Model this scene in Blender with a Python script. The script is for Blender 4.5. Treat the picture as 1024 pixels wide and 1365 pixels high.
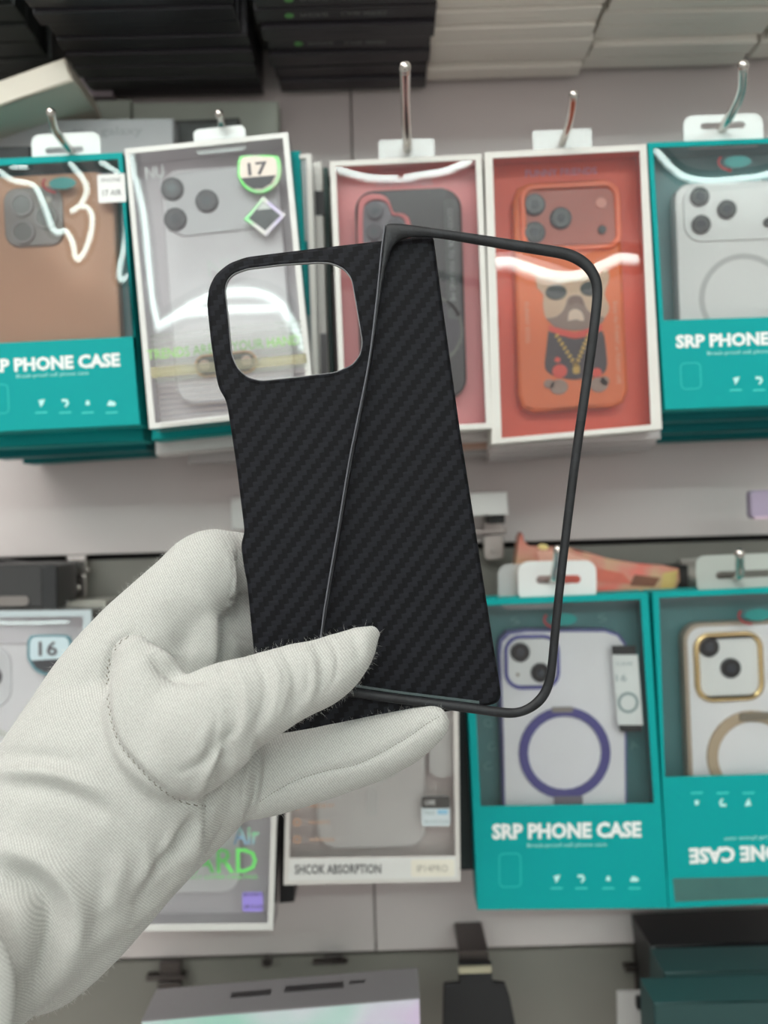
import bpy, bmesh, math, random
import numpy as np
from mathutils import Vector, Matrix, noise
from mathutils.geometry import tessellate_polygon
from mathutils.bvhtree import BVHTree

for o in list(bpy.data.objects): bpy.data.objects.remove(o)
C = bpy.context.scene.collection
R = math.radians
random.seed(7); rng = np.random.default_rng(7)

# ------------------------------------------------------------------ camera
FPX = 1300.0                       # focal length in pixels of the 1024x1365 frame
ROLL = R(1.7)
cam_d = bpy.data.cameras.new('camera'); cam = bpy.data.objects.new('camera', cam_d); C.objects.link(cam)
cam_d.sensor_fit = 'VERTICAL'; cam_d.sensor_height = 36.0; cam_d.sensor_width = 27.0
cam_d.lens = FPX/1365*36.0
cam_d.clip_start = 0.01
cs, sn = math.cos(ROLL), math.sin(ROLL)
cam.matrix_world = Matrix(((cs, sn, 0, 0), (0, 0, -1, 0), (-sn, cs, 0, 0), (0, 0, 0, 1)))
cam_d.dof.use_dof = True; cam_d.dof.focus_distance = 0.318; cam_d.dof.aperture_fstop = 8.6
bpy.context.scene.camera = cam

# ------------------------------------------------------------------ view, world, lights
sc = bpy.context.scene
sc.view_settings.view_transform = 'Standard'; sc.view_settings.look = 'None'
sc.view_settings.gamma = 1.0; sc.view_settings.exposure = -0.8
sc.view_settings.use_curve_mapping = False
w = bpy.data.worlds.new('world'); sc.world = w; w.use_nodes = True
w.node_tree.nodes['Background'].inputs[0].default_value = (0.82, 0.86, 0.88, 1)
w.node_tree.nodes['Background'].inputs[1].default_value = 0.45

def area(name, loc, target, sx, sy, power, col=(1, 1, 1)):
    l = bpy.data.lights.new(name, 'AREA'); l.shape = 'RECTANGLE'; l.size = sx; l.size_y = sy
    l.energy = power; l.color = col
    o = bpy.data.objects.new(name, l); C.objects.link(o); o.location = loc
    o.rotation_euler = (Vector(target)-Vector(loc)).to_track_quat('-Z', 'Y').to_euler()
    return o
CEIL = 1.35
area('ceiling_panel_light', (-0.5, -0.3, CEIL-0.03), (-0.4, -0.2, 0), 2.0, 0.7, 42, (1.0, 0.965, 0.93))
area('aisle_panel_light', (-0.5, -1.45, CEIL-0.03), (0.1, -0.6, -0.3), 3.2, 0.7, 54, (1.0, 0.96, 0.945))
area('added_front_fill', (0.2, -3.1, 0.25), (0.2, 0, 0.1), 4.2, 1.7, 33, (1.0, 0.88, 0.89))  # added low fill behind the camera, brightening the wall under the boxes

# ------------------------------------------------------------------ helpers
def P(px, py, Y):
    """the world point seen at photo pixel (px,py) at distance Y in front of the camera"""
    dx = (px-512.0)*Y/FPX; dy = (682.5-py)*Y/FPX
    return Vector((dx*cs+dy*sn, Y, -dx*sn+dy*cs))

def srgb(r, g, b):
    f = lambda c: (c/255/12.92) if c/255 <= 0.04045 else ((c/255+0.055)/1.055)**2.4
    return (f(r), f(g), f(b), 1.0)

MATS = {}
def mat(name, col, rough=0.5, metal=0.0, spec=0.5, emit=None, bump=None, coat=0.0, mottle=0.0, mscale=60):
    if name in MATS: return MATS[name]
    m = bpy.data.materials.new(name); m.use_nodes = True; nt = m.node_tree
    b = nt.nodes['Principled BSDF']
    c = srgb(*col)
    b.inputs['Base Color'].default_value = c
    b.inputs['Roughness'].default_value = rough
    b.inputs['Metallic'].default_value = metal
    b.inputs['Specular IOR Level'].default_value = spec
    b.inputs['Coat Weight'].default_value = coat
    tc = nt.nodes.new('ShaderNodeTexCoord')
    n = nt.nodes.new('ShaderNodeTexNoise'); n.inputs['Scale'].default_value = mscale; n.inputs['Detail'].default_value = 3
    nt.links.new(tc.outputs['Object'], n.inputs['Vector'])
    mx = nt.nodes.new('ShaderNodeMix'); mx.data_type = 'RGBA'
    k = mottle if mottle else 0.04
    mx.inputs['A'].default_value = tuple(v*(1-k) for v in c[:3])+(1,)
    mx.inputs['B'].default_value = tuple(min(1, v*(1+k)) for v in c[:3])+(1,)
    nt.links.new(n.outputs['Fac'], mx.inputs['Factor']); nt.links.new(mx.outputs['Result'], b.inputs['Base Color'])
    if emit:
        b.inputs['Emission Color'].default_value = c; b.inputs['Emission Strength'].default_value = emit
    if bump:
        n2 = nt.nodes.new('ShaderNodeTexNoise'); n2.inputs['Scale'].default_value = bump[0]
        nt.links.new(tc.outputs['Object'], n2.inputs['Vector'])
        bp = nt.nodes.new('ShaderNodeBump'); bp.inputs['Strength'].default_value = bump[1]; bp.inputs['Distance'].default_value = 0.0005
        nt.links.new(n2.outputs['Fac'], bp.inputs['Height']); nt.links.new(bp.outputs['Normal'], b.inputs['Normal'])
    MATS[name] = m; return m

def clear(name, col=(240, 245, 245), opac=0.12, gloss=0.08, rough=0.04):
    """thin clear plastic: mostly see-through, a faint tint and a gloss that grows at grazing angles"""
    if name in MATS: return MATS[name]
    m = bpy.data.materials.new(name); m.use_nodes = True; nt = m.node_tree; nt.nodes.clear()
    out = nt.nodes.new('ShaderNodeOutputMaterial')
    tr = nt.nodes.new('ShaderNodeBsdfTransparent'); tr.inputs[0].default_value = (0.97, 0.98, 0.98, 1)
    df = nt.nodes.new('ShaderNodeBsdfDiffuse'); df.inputs[0].default_value = srgb(*col)
    gl = nt.nodes.new('ShaderNodeBsdfGlossy'); gl.inputs['Roughness'].default_value = rough
    fr = nt.nodes.new('ShaderNodeFresnel'); fr.inputs['IOR'].default_value = 1.45
    ad = nt.nodes.new('ShaderNodeMath'); ad.operation = 'ADD'; ad.inputs[1].default_value = gloss-0.035; ad.use_clamp = True
    nt.links.new(fr.outputs[0], ad.inputs[0])
    m1 = nt.nodes.new('ShaderNodeMixShader'); m1.inputs[0].default_value = opac
    nt.links.new(tr.outputs[0], m1.inputs[1]); nt.links.new(df.outputs[0], m1.inputs[2])
    m2 = nt.nodes.new('ShaderNodeMixShader')
    nt.links.new(ad.outputs[0], m2.inputs[0]); nt.links.new(m1.outputs[0], m2.inputs[1]); nt.links.new(gl.outputs[0], m2.inputs[2])
    nt.links.new(m2.outputs[0], out.inputs[0])
    MATS[name] = m; return m

def obj(name, bm_or_me, m, parent=None, smooth=False):
    if isinstance(bm_or_me, bmesh.types.BMesh):
        bmesh.ops.recalc_face_normals(bm_or_me, faces=bm_or_me.faces)
        me = bpy.data.meshes.new(name); bm_or_me.to_mesh(me); bm_or_me.free()
    else: me = bm_or_me
    if m: me.materials.append(m)
    if smooth:
        for p in me.polygons: p.use_smooth = True
    o = bpy.data.objects.new(name, me); C.objects.link(o)
    if parent: o.parent = parent
    return o

def tag(o, label=None, cat=None, group=None, kind=None):
    if label: o['label'] = label
    if cat: o['category'] = cat
    if group: o['group'] = group
    if kind: o['kind'] = kind
    return o

def bx(bm, x0, x1, y0, y1, z0, z1, bev=0.0):
    r = bmesh.ops.create_cube(bm, size=1.0)
    vs = r['verts']
    for v in vs:
        v.co = Vector(((x0+x1)/2+v.co.x*(x1-x0), (y0+y1)/2+v.co.y*(y1-y0), (z0+z1)/2+v.co.z*(z1-z0)))
    if bev:
        es = list({e for v in vs for e in v.link_edges})
        bmesh.ops.bevel(bm, geom=es, offset=bev, segments=2, affect='EDGES', profile=0.6)
    return bm

def rr(cx, cz, w_, h_, r, n=6, ang=0.0):
    pts = []
    r = min(r, w_/2-1e-6, h_/2-1e-6)
    for (sx, sz, a0) in ((1, 1, 0), (-1, 1, 90), (-1, -1, 180), (1, -1, 270)):
        for i in range(n+1):
            a = R(a0+90*i/n)
            pts.append((sx*(w_/2-r)+r*math.cos(a), sz*(h_/2-r)+r*math.sin(a)))
    c, s = math.cos(ang), math.sin(ang)
    return [(cx+x*c-z*s, cz+x*s+z*c) for x, z in pts]

def ell(cx, cz, rx, rz=None, n=28):
    rz = rz or rx
    return [(cx+rx*math.cos(2*math.pi*i/n), cz+rz*math.sin(2*math.pi*i/n)) for i in range(n)]

def cap_prism(bm, poly, y0, y1, holes=(), bev=0.0):
    """a plate of outline poly (x,z) with holes, from depth y0 (front) to y1 (back), closed on both sides"""
    loops = [poly]+list(holes); A_, B_, e0 = [], [], []
    for loop in loops:
        a = [bm.verts.new((x, y0, z)) for x, z in loop]; b = [bm.verts.new((x, y1, z)) for x, z in loop]
        n = len(a)
        for i in range(n): bm.faces.new((a[i], a[(i+1) % n], b[(i+1) % n], b[i]))
        e0 += [bm.edges.get((a[i], a[(i+1) % n])) for i in range(n)]
        A_ += a; B_ += b
    for t in tessellate_polygon([[Vector((x, z, 0)) for x, z in lp] for lp in loops]):
        for V in (A_, B_):
            try: bm.faces.new([V[i] for i in t])
            except ValueError: pass
    if bev:
        bmesh.ops.bevel(bm, geom=[e for e in e0 if e.is_valid], offset=bev, segments=2, affect='EDGES', profile=0.5)
    return bm

def tube(bm, pts, rad, n=10, cap=True):
    pts = [Vector(p) for p in pts]; rads = rad if isinstance(rad, (list, tuple)) else [rad]*len(pts)
    rings = []; up = Vector((0.13, 0.2, 1)).normalized()
    for i, p in enumerate(pts):
        t = (pts[min(i+1, len(pts)-1)]-pts[max(i-1, 0)]).normalized()
        a = t.cross(up)
        if a.length < 1e-3: a = t.cross(Vector((1, 0, 0)))
        a.normalize(); b = t.cross(a).normalized()
        rings.append([bm.verts.new(p+(a*math.cos(2*math.pi*k/n)+b*math.sin(2*math.pi*k/n))*rads[i]) for k in range(n)])
    for r0, r1 in zip(rings, rings[1:]):
        for k in range(n): bm.faces.new((r0[k], r0[(k+1) % n], r1[(k+1) % n], r1[k]))
    if cap: bm.faces.new(rings[0]); bm.faces.new(list(reversed(rings[-1])))
    return bm

def smoothpath(pts, n=8):
    pts = [Vector(p) for p in pts]; out = []
    for i in range(len(pts)-1):
        p0 = pts[max(i-1, 0)]; p1 = pts[i]; p2 = pts[i+1]; p3 = pts[min(i+2, len(pts)-1)]
        for k in range(n):
            t = k/n
            out.append(0.5*((2*p1)+(p2-p0)*t+(2*p0-5*p1+4*p2-p3)*t*t+(3*p1-p0-3*p2+p3)*t**3))
    out.append(pts[-1]); return out

class Thing:
    """an upright thing hung parallel to the wall: an Empty at its base; q() turns photo pixels into its own x,z"""
    def __init__(s, name, px, py, Y, deg, label, cat, group=None):
        s.px, s.py, s.Y, s.a = px, py, Y, R(deg)
        e = bpy.data.objects.new(name, None); C.objects.link(e); e.empty_display_size = 0.01
        e.location = P(px, py, Y); e.rotation_euler = (0, -(s.a-ROLL), 0)
        tag(e, label, cat, group); s.root = e; s.k = Y/FPX
    def q(s, x, y):
        dx, dy = x-s.px, s.py-y; c, n = math.cos(s.a), math.sin(s.a)
        return ((dx*c+dy*n)*s.k, (-dx*n+dy*c)*s.k)
    def world(s, x, y, dy=0):
        u, v = s.q(x, y); t = -(s.a-ROLL)
        m = Matrix.Rotation(t, 3, 'Y'); return s.root.location + m@Vector((u, dy, v))
    def poly(s, pts): return [s.q(*p) for p in pts]
    def plate(s, name, pts, y0, y1, m, holes=(), bev=0.0, parent=None, raw=False, smooth=False):
        bm = bmesh.new()
        cap_prism(bm, pts if raw else s.poly(pts), y0, y1, holes if raw else [s.poly(h) for h in holes], bev)
        return obj(name, bm, m, parent or s.root, smooth)
    def rr(s, name, cx, cy, w_, h_, r, y0, y1, m, hole=None, bev=0.0, parent=None, tilt=0.0):
        """rounded rectangle given in photo pixels, turned with the thing (plus tilt degrees)"""
        c = s.q(cx, cy); k = s.k
        hs = [rr(c[0], c[1], (w_-2*hole)*k, (h_-2*hole)*k, max(r-hole, 0.5)*k, 6, R(tilt))] if hole else []
        return s.plate(name, rr(c[0], c[1], w_*k, h_*k, r*k, 6, R(tilt)), y0, y1, m, hs, bev, parent, True)
    def disc(s, name, cx, cy, r, y0, y1, m, hole=None, bev=0.0, parent=None, rz=None):
        c = s.q(cx, cy); k = s.k
        hs = [ell(c[0], c[1], hole*k, (hole*(rz or r)/r)*k)] if hole else []
        return s.plate(name, ell(c[0], c[1], r*k, (rz or r)*k, 32), y0, y1, m, hs, bev, parent, True)
    def text(s, name, txt, x0, x1, cy, cap, y, m, parent=None, bold=0.0, rot=0.0, depth=0.00012):
        """lettering spanning photo x0..x1 centred on height cy, capital height cap px; rot degrees"""
        cu = bpy.data.curves.new(name, 'FONT'); cu.body = txt; cu.size = 1.0; cu.offset = bold; cu.extrude = 0.0
        cu.resolution_u = 2; cu.align_x = 'LEFT'
        t = bpy.data.objects.new(name, cu); C.objects.link(t)
        me = bpy.data.meshes.new_from_object(t); bpy.data.objects.remove(t); bpy.data.curves.remove(cu)
        n = len(me.vertices); co = np.empty(n*3); me.vertices.foreach_get('co', co); co = co.reshape(-1, 3)
        mn, mxx = co.min(0), co.max(0); capn = 0.69
        c = s.q((x0+x1)/2, cy)
        if abs(rot) in (90, 270): W = (abs(x1-x0))
        W = abs(x1-x0)*s.k
        X = (co[:, 0]-(mn[0]+mxx[0])/2)/(mxx[0]-mn[0])*W; Z = (co[:, 1]-capn/2)/capn*cap*s.k
        a = R(rot); co2 = np.stack([c[0]+X*math.cos(a)-Z*math.sin(a), np.full(n, y), c[1]+X*math.sin(a)+Z*math.cos(a)], 1)
        me.vertices.foreach_set('co', co2.ravel()); me.update()
        return obj(name, me, m, parent or s.root)

LAMP_Y, LAMP_Z = -2.5, 1.22
def film(th, quad, y, m, curves=(), wid=5.0, name='window_film', nx=90, nz=120, bulge=0.0012, kdeg=None):
    """the clear window sheet: finely dented plastic whose creases catch the long ceiling tube"""
    q = [Vector(th.q(*p)) for p in quad]   # TL TR BR BL
    co = np.zeros((nz+1, nx+1, 3)); 
    for j in range(nz+1):
        t = j/nz
        L = q[0].lerp(q[3], t); Rr = q[1].lerp(q[2], t)
        for i in range(nx+1):
            p = L.lerp(Rr, i/nx); s_ = i/nx
            co[j, i] = (p.x, y-bulge*math.sin(math.pi*t)*math.sin(math.pi*s_), p.y)
    flat = co.reshape(-1, 3)
    d = np.full(len(flat), 1.0); P2 = flat[:, [0, 2]]
    for cv in curves:
        wd = wid
        if isinstance(cv[0], (int, float)): wd, cv = cv[0], cv[1:]
        pts = [Vector((x, 0, z)) for x, z in [th.q(*p) for p in cv]]
        pts = smoothpath(pts, 8) if len(pts) > 2 else pts
        for a, b in zip(pts, pts[1:]):
            a2 = np.array([a.x, a.z]); ab = np.array([b.x, b.z])-a2
            tt = np.clip(((P2-a2)@ab)/(ab@ab+1e-12), 0, 1)
            dd = np.linalg.norm(P2-(a2+tt[:, None]*ab), axis=1)*(wid/wd)
            d = np.minimum(d, dd)
    # normal that mirrors the tube into the camera, leaning away from it with distance from the crease
    rot = Matrix.Rotation(-(th.a-ROLL), 3, 'Y'); Mr = np.array(rot)
    W = flat@Mr.T + np.array(th.root.location)
    ev = np.arctan2(-W[:, 2], W[:, 1]); el = np.arctan2(LAMP_Z-W[:, 2], W[:, 1]-LAMP_Y)
    treq = (ev+el)/2
    ang_half = math.degrees(math.atan(0.035/3.1))/2     # half the tube's width, halved by the mirror
    kk = R(ang_half)/(wid*0.5*th.k)
    lean = np.minimum(d*kk+np.maximum(0, d-wid*th.k)*kk*3.0, R(15))
    tau = treq-lean if curves else np.full(len(flat), R(-1.5))
    nw = np.stack([np.zeros_like(tau), -np.cos(tau), np.sin(tau)], 1)
    nl = nw@Mr
    me = bpy.data.meshes.new(name)
    idx = np.arange((nz+1)*(nx+1)).reshape(nz+1, nx+1)
    fs = np.stack([idx[:-1, :-1], idx[1:, :-1], idx[1:, 1:], idx[:-1, 1:]], -1).reshape(-1, 4)
    me.from_pydata(flat.tolist(), [], fs.tolist())
    for p in me.polygons: p.use_smooth = True
    if me.polygons[0].normal.y > 0: me.flip_normals()
    me.normals_split_custom_set_from_vertices([tuple(v) for v in nl])
    return obj(name, me, m, th.root)

def lerp2(a, b, t): return (a[0]+(b[0]-a[0])*t, a[1]+(b[1]-a[1])*t)
def inset(quad, l, t, r, b):
    """window quad inside a front quad TL TR BR BL, margins in px"""
    TL, TR, BR, BL = quad
    def bil(u, v): return lerp2(lerp2(TL, TR, u), lerp2(BL, BR, u), v)
    W = math.dist(TL, TR); H = math.dist(TL, BL)
    return [bil(l/W, t/H), bil(1-r/W, t/H), bil(1-r/W, 1-b/H), bil(l/W, 1-b/H)]

def carton(th, quad, win, depth, m_shell, m_inside=None, m_back=None, wall=0.0007, front_m=None, back_y=None):
    """an open-window carton: shell of four sides and back, front frame with its window cut out, inner backing card"""
    sh = bmesh.new(); Q = th.poly(quad)
    c = (sum(p[0] for p in Q)/4, sum(p[1] for p in Q)/4)
    def shrink(poly, d):
        out = []
        for (x, z) in poly:
            sx = 1 if x < c[0] else -1; sz = 1 if z < c[1] else -1
            out.append((x+sx*d, z+sz*d))
        return out
    cap_prism(sh, Q, 0.0006, depth-wall, [shrink(Q, wall)])
    cap_prism(sh, Q, depth-wall, depth)
    obj('carton_shell', sh, m_shell, th.root)
    fr = bmesh.new()
    cap_prism(fr, Q, 0, 0.0006, [th.poly(win)] if win else [], 0.00015)
    obj('front_panel', fr, front_m or m_shell, th.root)
    if m_inside:
        b = bmesh.new(); by = back_y or depth-wall-0.0008; cap_prism(b, shrink(Q, wall*2.4), by, by+0.0006)
        obj('backing_card', b, m_back or m_inside, th.root)
        ins = bmesh.new(); cap_prism(ins, shrink(Q, wall*1.2), 0.001, depth-wall-0.001, [shrink(Q, wall*2.2)])
        obj('inner_tray', ins, m_inside, th.root)

def hang_tab(th, x0, x1, y0, y1, m, slot=True, y=0.002, r=14, bottom=None, hole=None):
    w_, h_ = x1-x0, (bottom or y1)-y0
    k = th.k; cx, cy = (x0+x1)/2, (y0+(bottom or y1))/2
    c = th.q(cx, cy)
    holes = []
    if slot:
        h = hole or (cx, y0+(y1-y0)*0.58, w_*0.55, 10)
        hc = th.q(h[0], h[1]); holes = [rr(hc[0], hc[1], h[2]*k, h[3]*k, h[3]*k*0.49, 5)]
    return th.plate('hang_tab', rr(c[0], c[1], w_*k, h_*k, r*k), y, y+0.0006, m, holes, 0, None, True)

# ------------------------------------------------------------------ materials
wallm = mat('wall laminate', (206, 196, 194), 0.55, mottle=0.03, mscale=8)
groovem = mat('shaded groove liner', (124, 121, 114), 0.6, mottle=0.05)  # colour darkened to stand for the shadow below the grooves
dark = mat('dark gap', (24, 24, 24), 0.7)
chrome = mat('chrome', (215, 210, 205), 0.22, 1.0)
steel = mat('brushed steel', (150, 145, 140), 0.35, 1.0)
teal = mat('teal card', (0, 156, 155), 0.6, spec=0.2, mottle=0.02)
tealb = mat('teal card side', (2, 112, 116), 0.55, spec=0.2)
tealin = mat('teal tray', (74, 128, 130), 0.4, mottle=0.06, mscale=40)
tealdk = mat('dark teal tray', (40, 104, 104), 0.45, mottle=0.1, mscale=30)
white = mat('white ink', (238, 240, 238), 0.5)
whitec = mat('white card', (225, 222, 220), 0.5, mottle=0.03)
offw = mat('off white edge', (218, 216, 210), 0.4)
paleteal = mat('pale teal ink', (60, 205, 198), 0.5)
black = mat('black print', (26, 26, 28), 0.5)
blackcard = mat('black card', (20, 20, 23), 0.45, mottle=0.2, mscale=90)
lensm = mat('camera lens glass', (16, 17, 21), 0.2, spec=0.5, coat=0.2)
lensr = mat('lens ring', (60, 60, 64), 0.3, 0.4)
filmm = clear('window film', opac=0.01, gloss=0.055, rough=0.03)
filmh = clear('hazy film', (235, 235, 240), 0.06, 0.055, 0.05)
clearp = clear('clear plastic', (215, 225, 222), 0.35, 0.1, 0.08)
tabm = clear('milky tab plastic', (235, 240, 238), 0.86, 0.06, 0.2)
tabc = clear('thin clear tab', (225, 228, 226), 0.42, 0.06, 0.2)

# ------------------------------------------------------------------ the shop: room and slat wall
WY = 0.545
def struct(name, bm, m, parent=None):
    o = obj(name, bm, m, parent)
    if not parent: o['kind'] = 'structure'
    return o
FL = -1.35
b = bmesh.new(); bx(b, -2.6, 2.6, -3.2, WY+0.05, FL-0.05, FL); struct('floor', b, mat('floor tile', (176, 172, 168), 0.35, mottle=0.05, mscale=3))
b = bmesh.new(); bx(b, -2.6, 2.6, -3.2, WY+0.05, CEIL, CEIL+0.05); struct('ceiling', b, mat('ceiling paint', (225, 225, 222), 0.8))
b = bmesh.new(); bx(b, -2.6, 2.6, -3.25, -3.2, FL, CEIL); struct('wall_front', b, mat('opposite wall', (190, 188, 188), 0.7))
b = bmesh.new(); bx(b, -2.65, -2.6, -3.25, WY+0.05, FL, CEIL); struct('wall_left', b, mat('side wall', (190, 188, 184), 0.8))
b = bmesh.new(); bx(b, 2.6, 2.65, -3.25, WY+0.05, FL, CEIL); struct('wall_right', b, mat('side wall', (190, 188, 184), 0.8))
b = bmesh.new(); bx(b, -2.6, 2.6, WY+0.012, WY+0.05, FL, CEIL); wb = struct('wall_back', b, groovem)
g1 = P(300, 738, WY).z; g2 = P(500, 1272, WY).z
gh = 0.0035; strip = 0.052
g0 = P(500, 238, WY).z
seams = [P(468, 150, WY).x+i*0.92 for i in range(-3, 4)]
tops = [g0+0.226*4, g0+0.226*3, g0+0.226*2, g0+0.226, g0, g1, g2, g2-0.22, g2-0.44, g2-0.66, g2-0.88]
# boards between the grooves; under each groove a set-back liner, widened, with shadow put into its colour
for zt, zb in zip(tops, tops[1:]):
    for i in range(len(seams)-1):
        b = bmesh.new()
        bx(b, seams[i]+0.0004, seams[i+1]-0.0004, WY, WY+0.012, zb+gh/2, zt-strip, 0.0006)
        obj('slat_board', b, wallm, wb)
    b = bmesh.new(); bx(b, seams[0], seams[-1], WY+0.004, WY+0.012, zt-strip+0.0018, zt-0.0018)
    obj('groove_shade_strip', b, groovem, wb)
    b = bmesh.new(); bx(b, seams[0], seams[-1], WY+0.0105, WY+0.0119, zt-0.0018, zt+gh/2)
    obj('groove_gap', b, dark, wb)

# lamps seen only as reflections: a long tube over the aisle, fixed under the ceiling
t = bpy.data.objects.new('ceiling_tube_lamp', None); C.objects.link(t); t.location = (0, LAMP_Y, CEIL)
tag(t, 'long white tube lamp hung under the ceiling across the aisle', 'lamp')
b = bmesh.new(); tube(b, [(-2.4, 0, LAMP_Z-CEIL), (2.4, 0, LAMP_Z-CEIL)], 0.035, 16)
obj('tube', b, mat('tube glow', (232, 255, 250), 0.5, emit=36), t, True)
for s_ in (-1.8, 0, 1.8):
    b = bmesh.new(); bx(b, s_-0.01, s_+0.01, -0.008, 0.008, LAMP_Z-CEIL+0.03, 0); obj('bracket', b, steel, t)

# ------------------------------------------------------------------ carbon fibre material
def carbon_mat():
    m = bpy.data.materials.new('matte carbon twill'); m.use_nodes = True; nt = m.node_tree
    bs = nt.nodes['Principled BSDF']; N = nt.nodes.new; L = nt.links.new
    tc = N('ShaderNodeTexCoord'); sp = N('ShaderNodeSeparateXYZ'); L(tc.outputs['Object'], sp.inputs[0])
    def mt(op, a, b_=None, c_=None):
        n = N('ShaderNodeMath'); n.operation = op
        for i, v in enumerate((a, b_, c_)):
            if v is None: continue
            if isinstance(v, (int, float)): n.inputs[i].default_value = v
            else: L(v, n.inputs[i])
        return n.outputs[0]
    cell = 0.00165
    u = mt('MULTIPLY', sp.outputs[0], 1/cell); v = mt('MULTIPLY', sp.outputs[2], 1/cell)
    fu = mt('FLOOR', u); fv = mt('FLOOR', v)
    dd = mt('SUBTRACT', fu, fv); md = mt('FLOORED_MODULO', dd, 4.0); tw = mt('LESS_THAN', md, 1.5)
    # tow relief: each tow is a little cushion across its own width
    cu = mt('PINGPONG', u, 0.5); cv = mt('PINGPONG', v, 0.5)
    hh = N('ShaderNodeMix'); hh.data_type = 'FLOAT'; L(tw, hh.inputs[0]); L(cu, hh.inputs[2]); L(cv, hh.inputs[3])
    nz = N('ShaderNodeTexNoise'); nz.inputs['Scale'].default_value = 260; L(tc.outputs['Object'], nz.inputs['Vector'])
    nz2 = N('ShaderNodeTexNoise'); nz2.inputs['Scale'].default_value = 1500; L(tc.outputs['Object'], nz2.inputs['Vector'])
    mx = N('ShaderNodeMix'); mx.data_type = 'RGBA'; L(tw, mx.inputs['Factor'])
    mx.inputs['A'].default_value = srgb(11, 12, 16); mx.inputs['B'].default_value = srgb(31, 32, 38)  # warp and weft reflect differently; that difference is put into the colour
    mm = N('ShaderNodeMix'); mm.data_type = 'RGBA'; mm.blend_type = 'MULTIPLY'; mm.inputs['Factor'].default_value = 0.5
    L(mx.outputs['Result'], mm.inputs['A']); L(nz.outputs['Fac'], mm.inputs['B'])
    L(mm.outputs['Result'], bs.inputs['Base Color'])
    ad = mt('ADD', mt('MULTIPLY', hh.outputs[0], 1.0), mt('MULTIPLY', nz2.outputs['Fac'], 0.35))
    bp = N('ShaderNodeBump'); bp.inputs['Strength'].default_value = 0.25; bp.inputs['Distance'].default_value = 0.0003
    L(ad, bp.inputs['Height']); L(bp.outputs['Normal'], bs.inputs['Normal'])
    bs.inputs['Roughness'].default_value = 0.62; bs.inputs['Specular IOR Level'].default_value = 0.17
    return m
carbon = carbon_mat()
def forged(name, c0, c1):
    m = mat(name, c0, 0.5, spec=0.4, bump=(900, 0.15)); nt = m.node_tree
    v = nt.nodes.new('ShaderNodeTexVoronoi'); v.inputs['Scale'].default_value = 260; v.distance = 'CHEBYCHEV'
    tc = [n for n in nt.nodes if n.type == 'TEX_COORD'][0]; nt.links.new(tc.outputs['Object'], v.inputs['Vector'])
    mx = nt.nodes.new('ShaderNodeMix'); mx.data_type = 'RGBA'; mx.inputs['A'].default_value = srgb(*c0); mx.inputs['B'].default_value = srgb(*c1)
    nt.links.new(v.outputs['Color'], mx.inputs['Factor']); nt.links.new(mx.outputs['Result'], nt.nodes['Principled BSDF'].inputs['Base Color'])
    return m
rimc = forged('bare carbon rim', (16, 17, 19), (34, 36, 40))

def resample(pts, n, closed=True):
    P_ = [Vector(p) for p in pts]
    if closed: P_.append(P_[0])
    ds = [0]
    for a, b_ in zip(P_, P_[1:]): ds.append(ds[-1]+(b_-a).length)
    out = []
    for i in range(n):
        s_ = ds[-1]*i/(n if closed else n-1)
        j = max(k for k in range(len(ds)) if ds[k] <= s_+1e-12); j = min(j, len(P_)-2)
        t_ = (s_-ds[j])/max(ds[j+1]-ds[j], 1e-9); out.append(P_[j].lerp(P_[j+1], t_))
    return out

# ------------------------------------------------------------------ the back half of the carbon case
CY = 0.3215
A = Thing('carbon_back_cover', 480, 960, CY, 7.6,
          'black carbon weave phone back cover with square camera opening, pinched by the glove', 'phone case')
outer = [(578, 312), (512, 319.5), (436, 328), (362, 337), (327, 341.5), (304, 350), (286, 365), (277.6, 382.5), (275, 403), (280.5, 456),
         (288, 505), (292, 520), (300, 531), (303, 545), (306.6, 568), (315, 624), (325, 705), (325, 712), (320.5, 724), (321.5, 735), (325, 760), (328.6, 775),
         (338, 872), (349, 950), (355, 968), (368, 978), (386, 978), (500, 962), (600, 949), (654, 941), (665.7, 938), (669, 928), (649, 800), (621, 619), (613, 569), (590, 403)]
hole = [(299.5, 388), (301, 376.7), (306, 369), (313, 363.5), (330, 357.6), (377, 352), (424, 349.2), (441.7, 350), (459, 357.6), (469.5, 371), (474, 397),
        (484, 456), (481, 473), (471, 486.6), (447.5, 497), (392, 504), (348, 508.5), (330, 504), (315.7, 491), (308, 473), (304, 426.5)]
def offs(poly, d):
    n = len(poly); out = []
    ar = sum(poly[i][0]*poly[(i+1) % n][1]-poly[(i+1) % n][0]*poly[i][1] for i in range(n))
    sg = 1 if ar > 0 else -1
    for i in range(n):
        p0, p1, p2 = poly[i-1], poly[i], poly[(i+1) % n]
        a = Vector((p1[0]-p0[0], p1[1]-p0[1])).normalized(); b_ = Vector((p2[0]-p1[0], p2[1]-p1[1])).normalized()
        nn = Vector((-(a.y+b_.y), a.x+b_.x)).normalized()*sg
        cc = max(0.5, math.sqrt(max(0.05, (1+a.dot(b_))/2)))
        out.append((p1[0]+nn.x*d/cc, p1[1]+nn.y*d/cc))
    return out
def cleanpoly(pts, step=0.0012):
    vs = resample([(p[0], 0, p[1]) for p in pts], int(sum(math.dist(pts[i], pts[(i+1) % len(pts)]) for i in range(len(pts)))/step))
    c_ = [(v.x, v.z) for v in vs]
    for _ in range(2):
        n = len(c_); c_ = [((c_[i-1][0]+2*c_[i][0]+c_[(i+1) % n][0])/4, (c_[i-1][1]+2*c_[i][1]+c_[(i+1) % n][1])/4) for i in range(n)]
    return c_
OA = cleanpoly(A.poly(outer)); HA = cleanpoly(A.poly(hole), 0.001)
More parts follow.
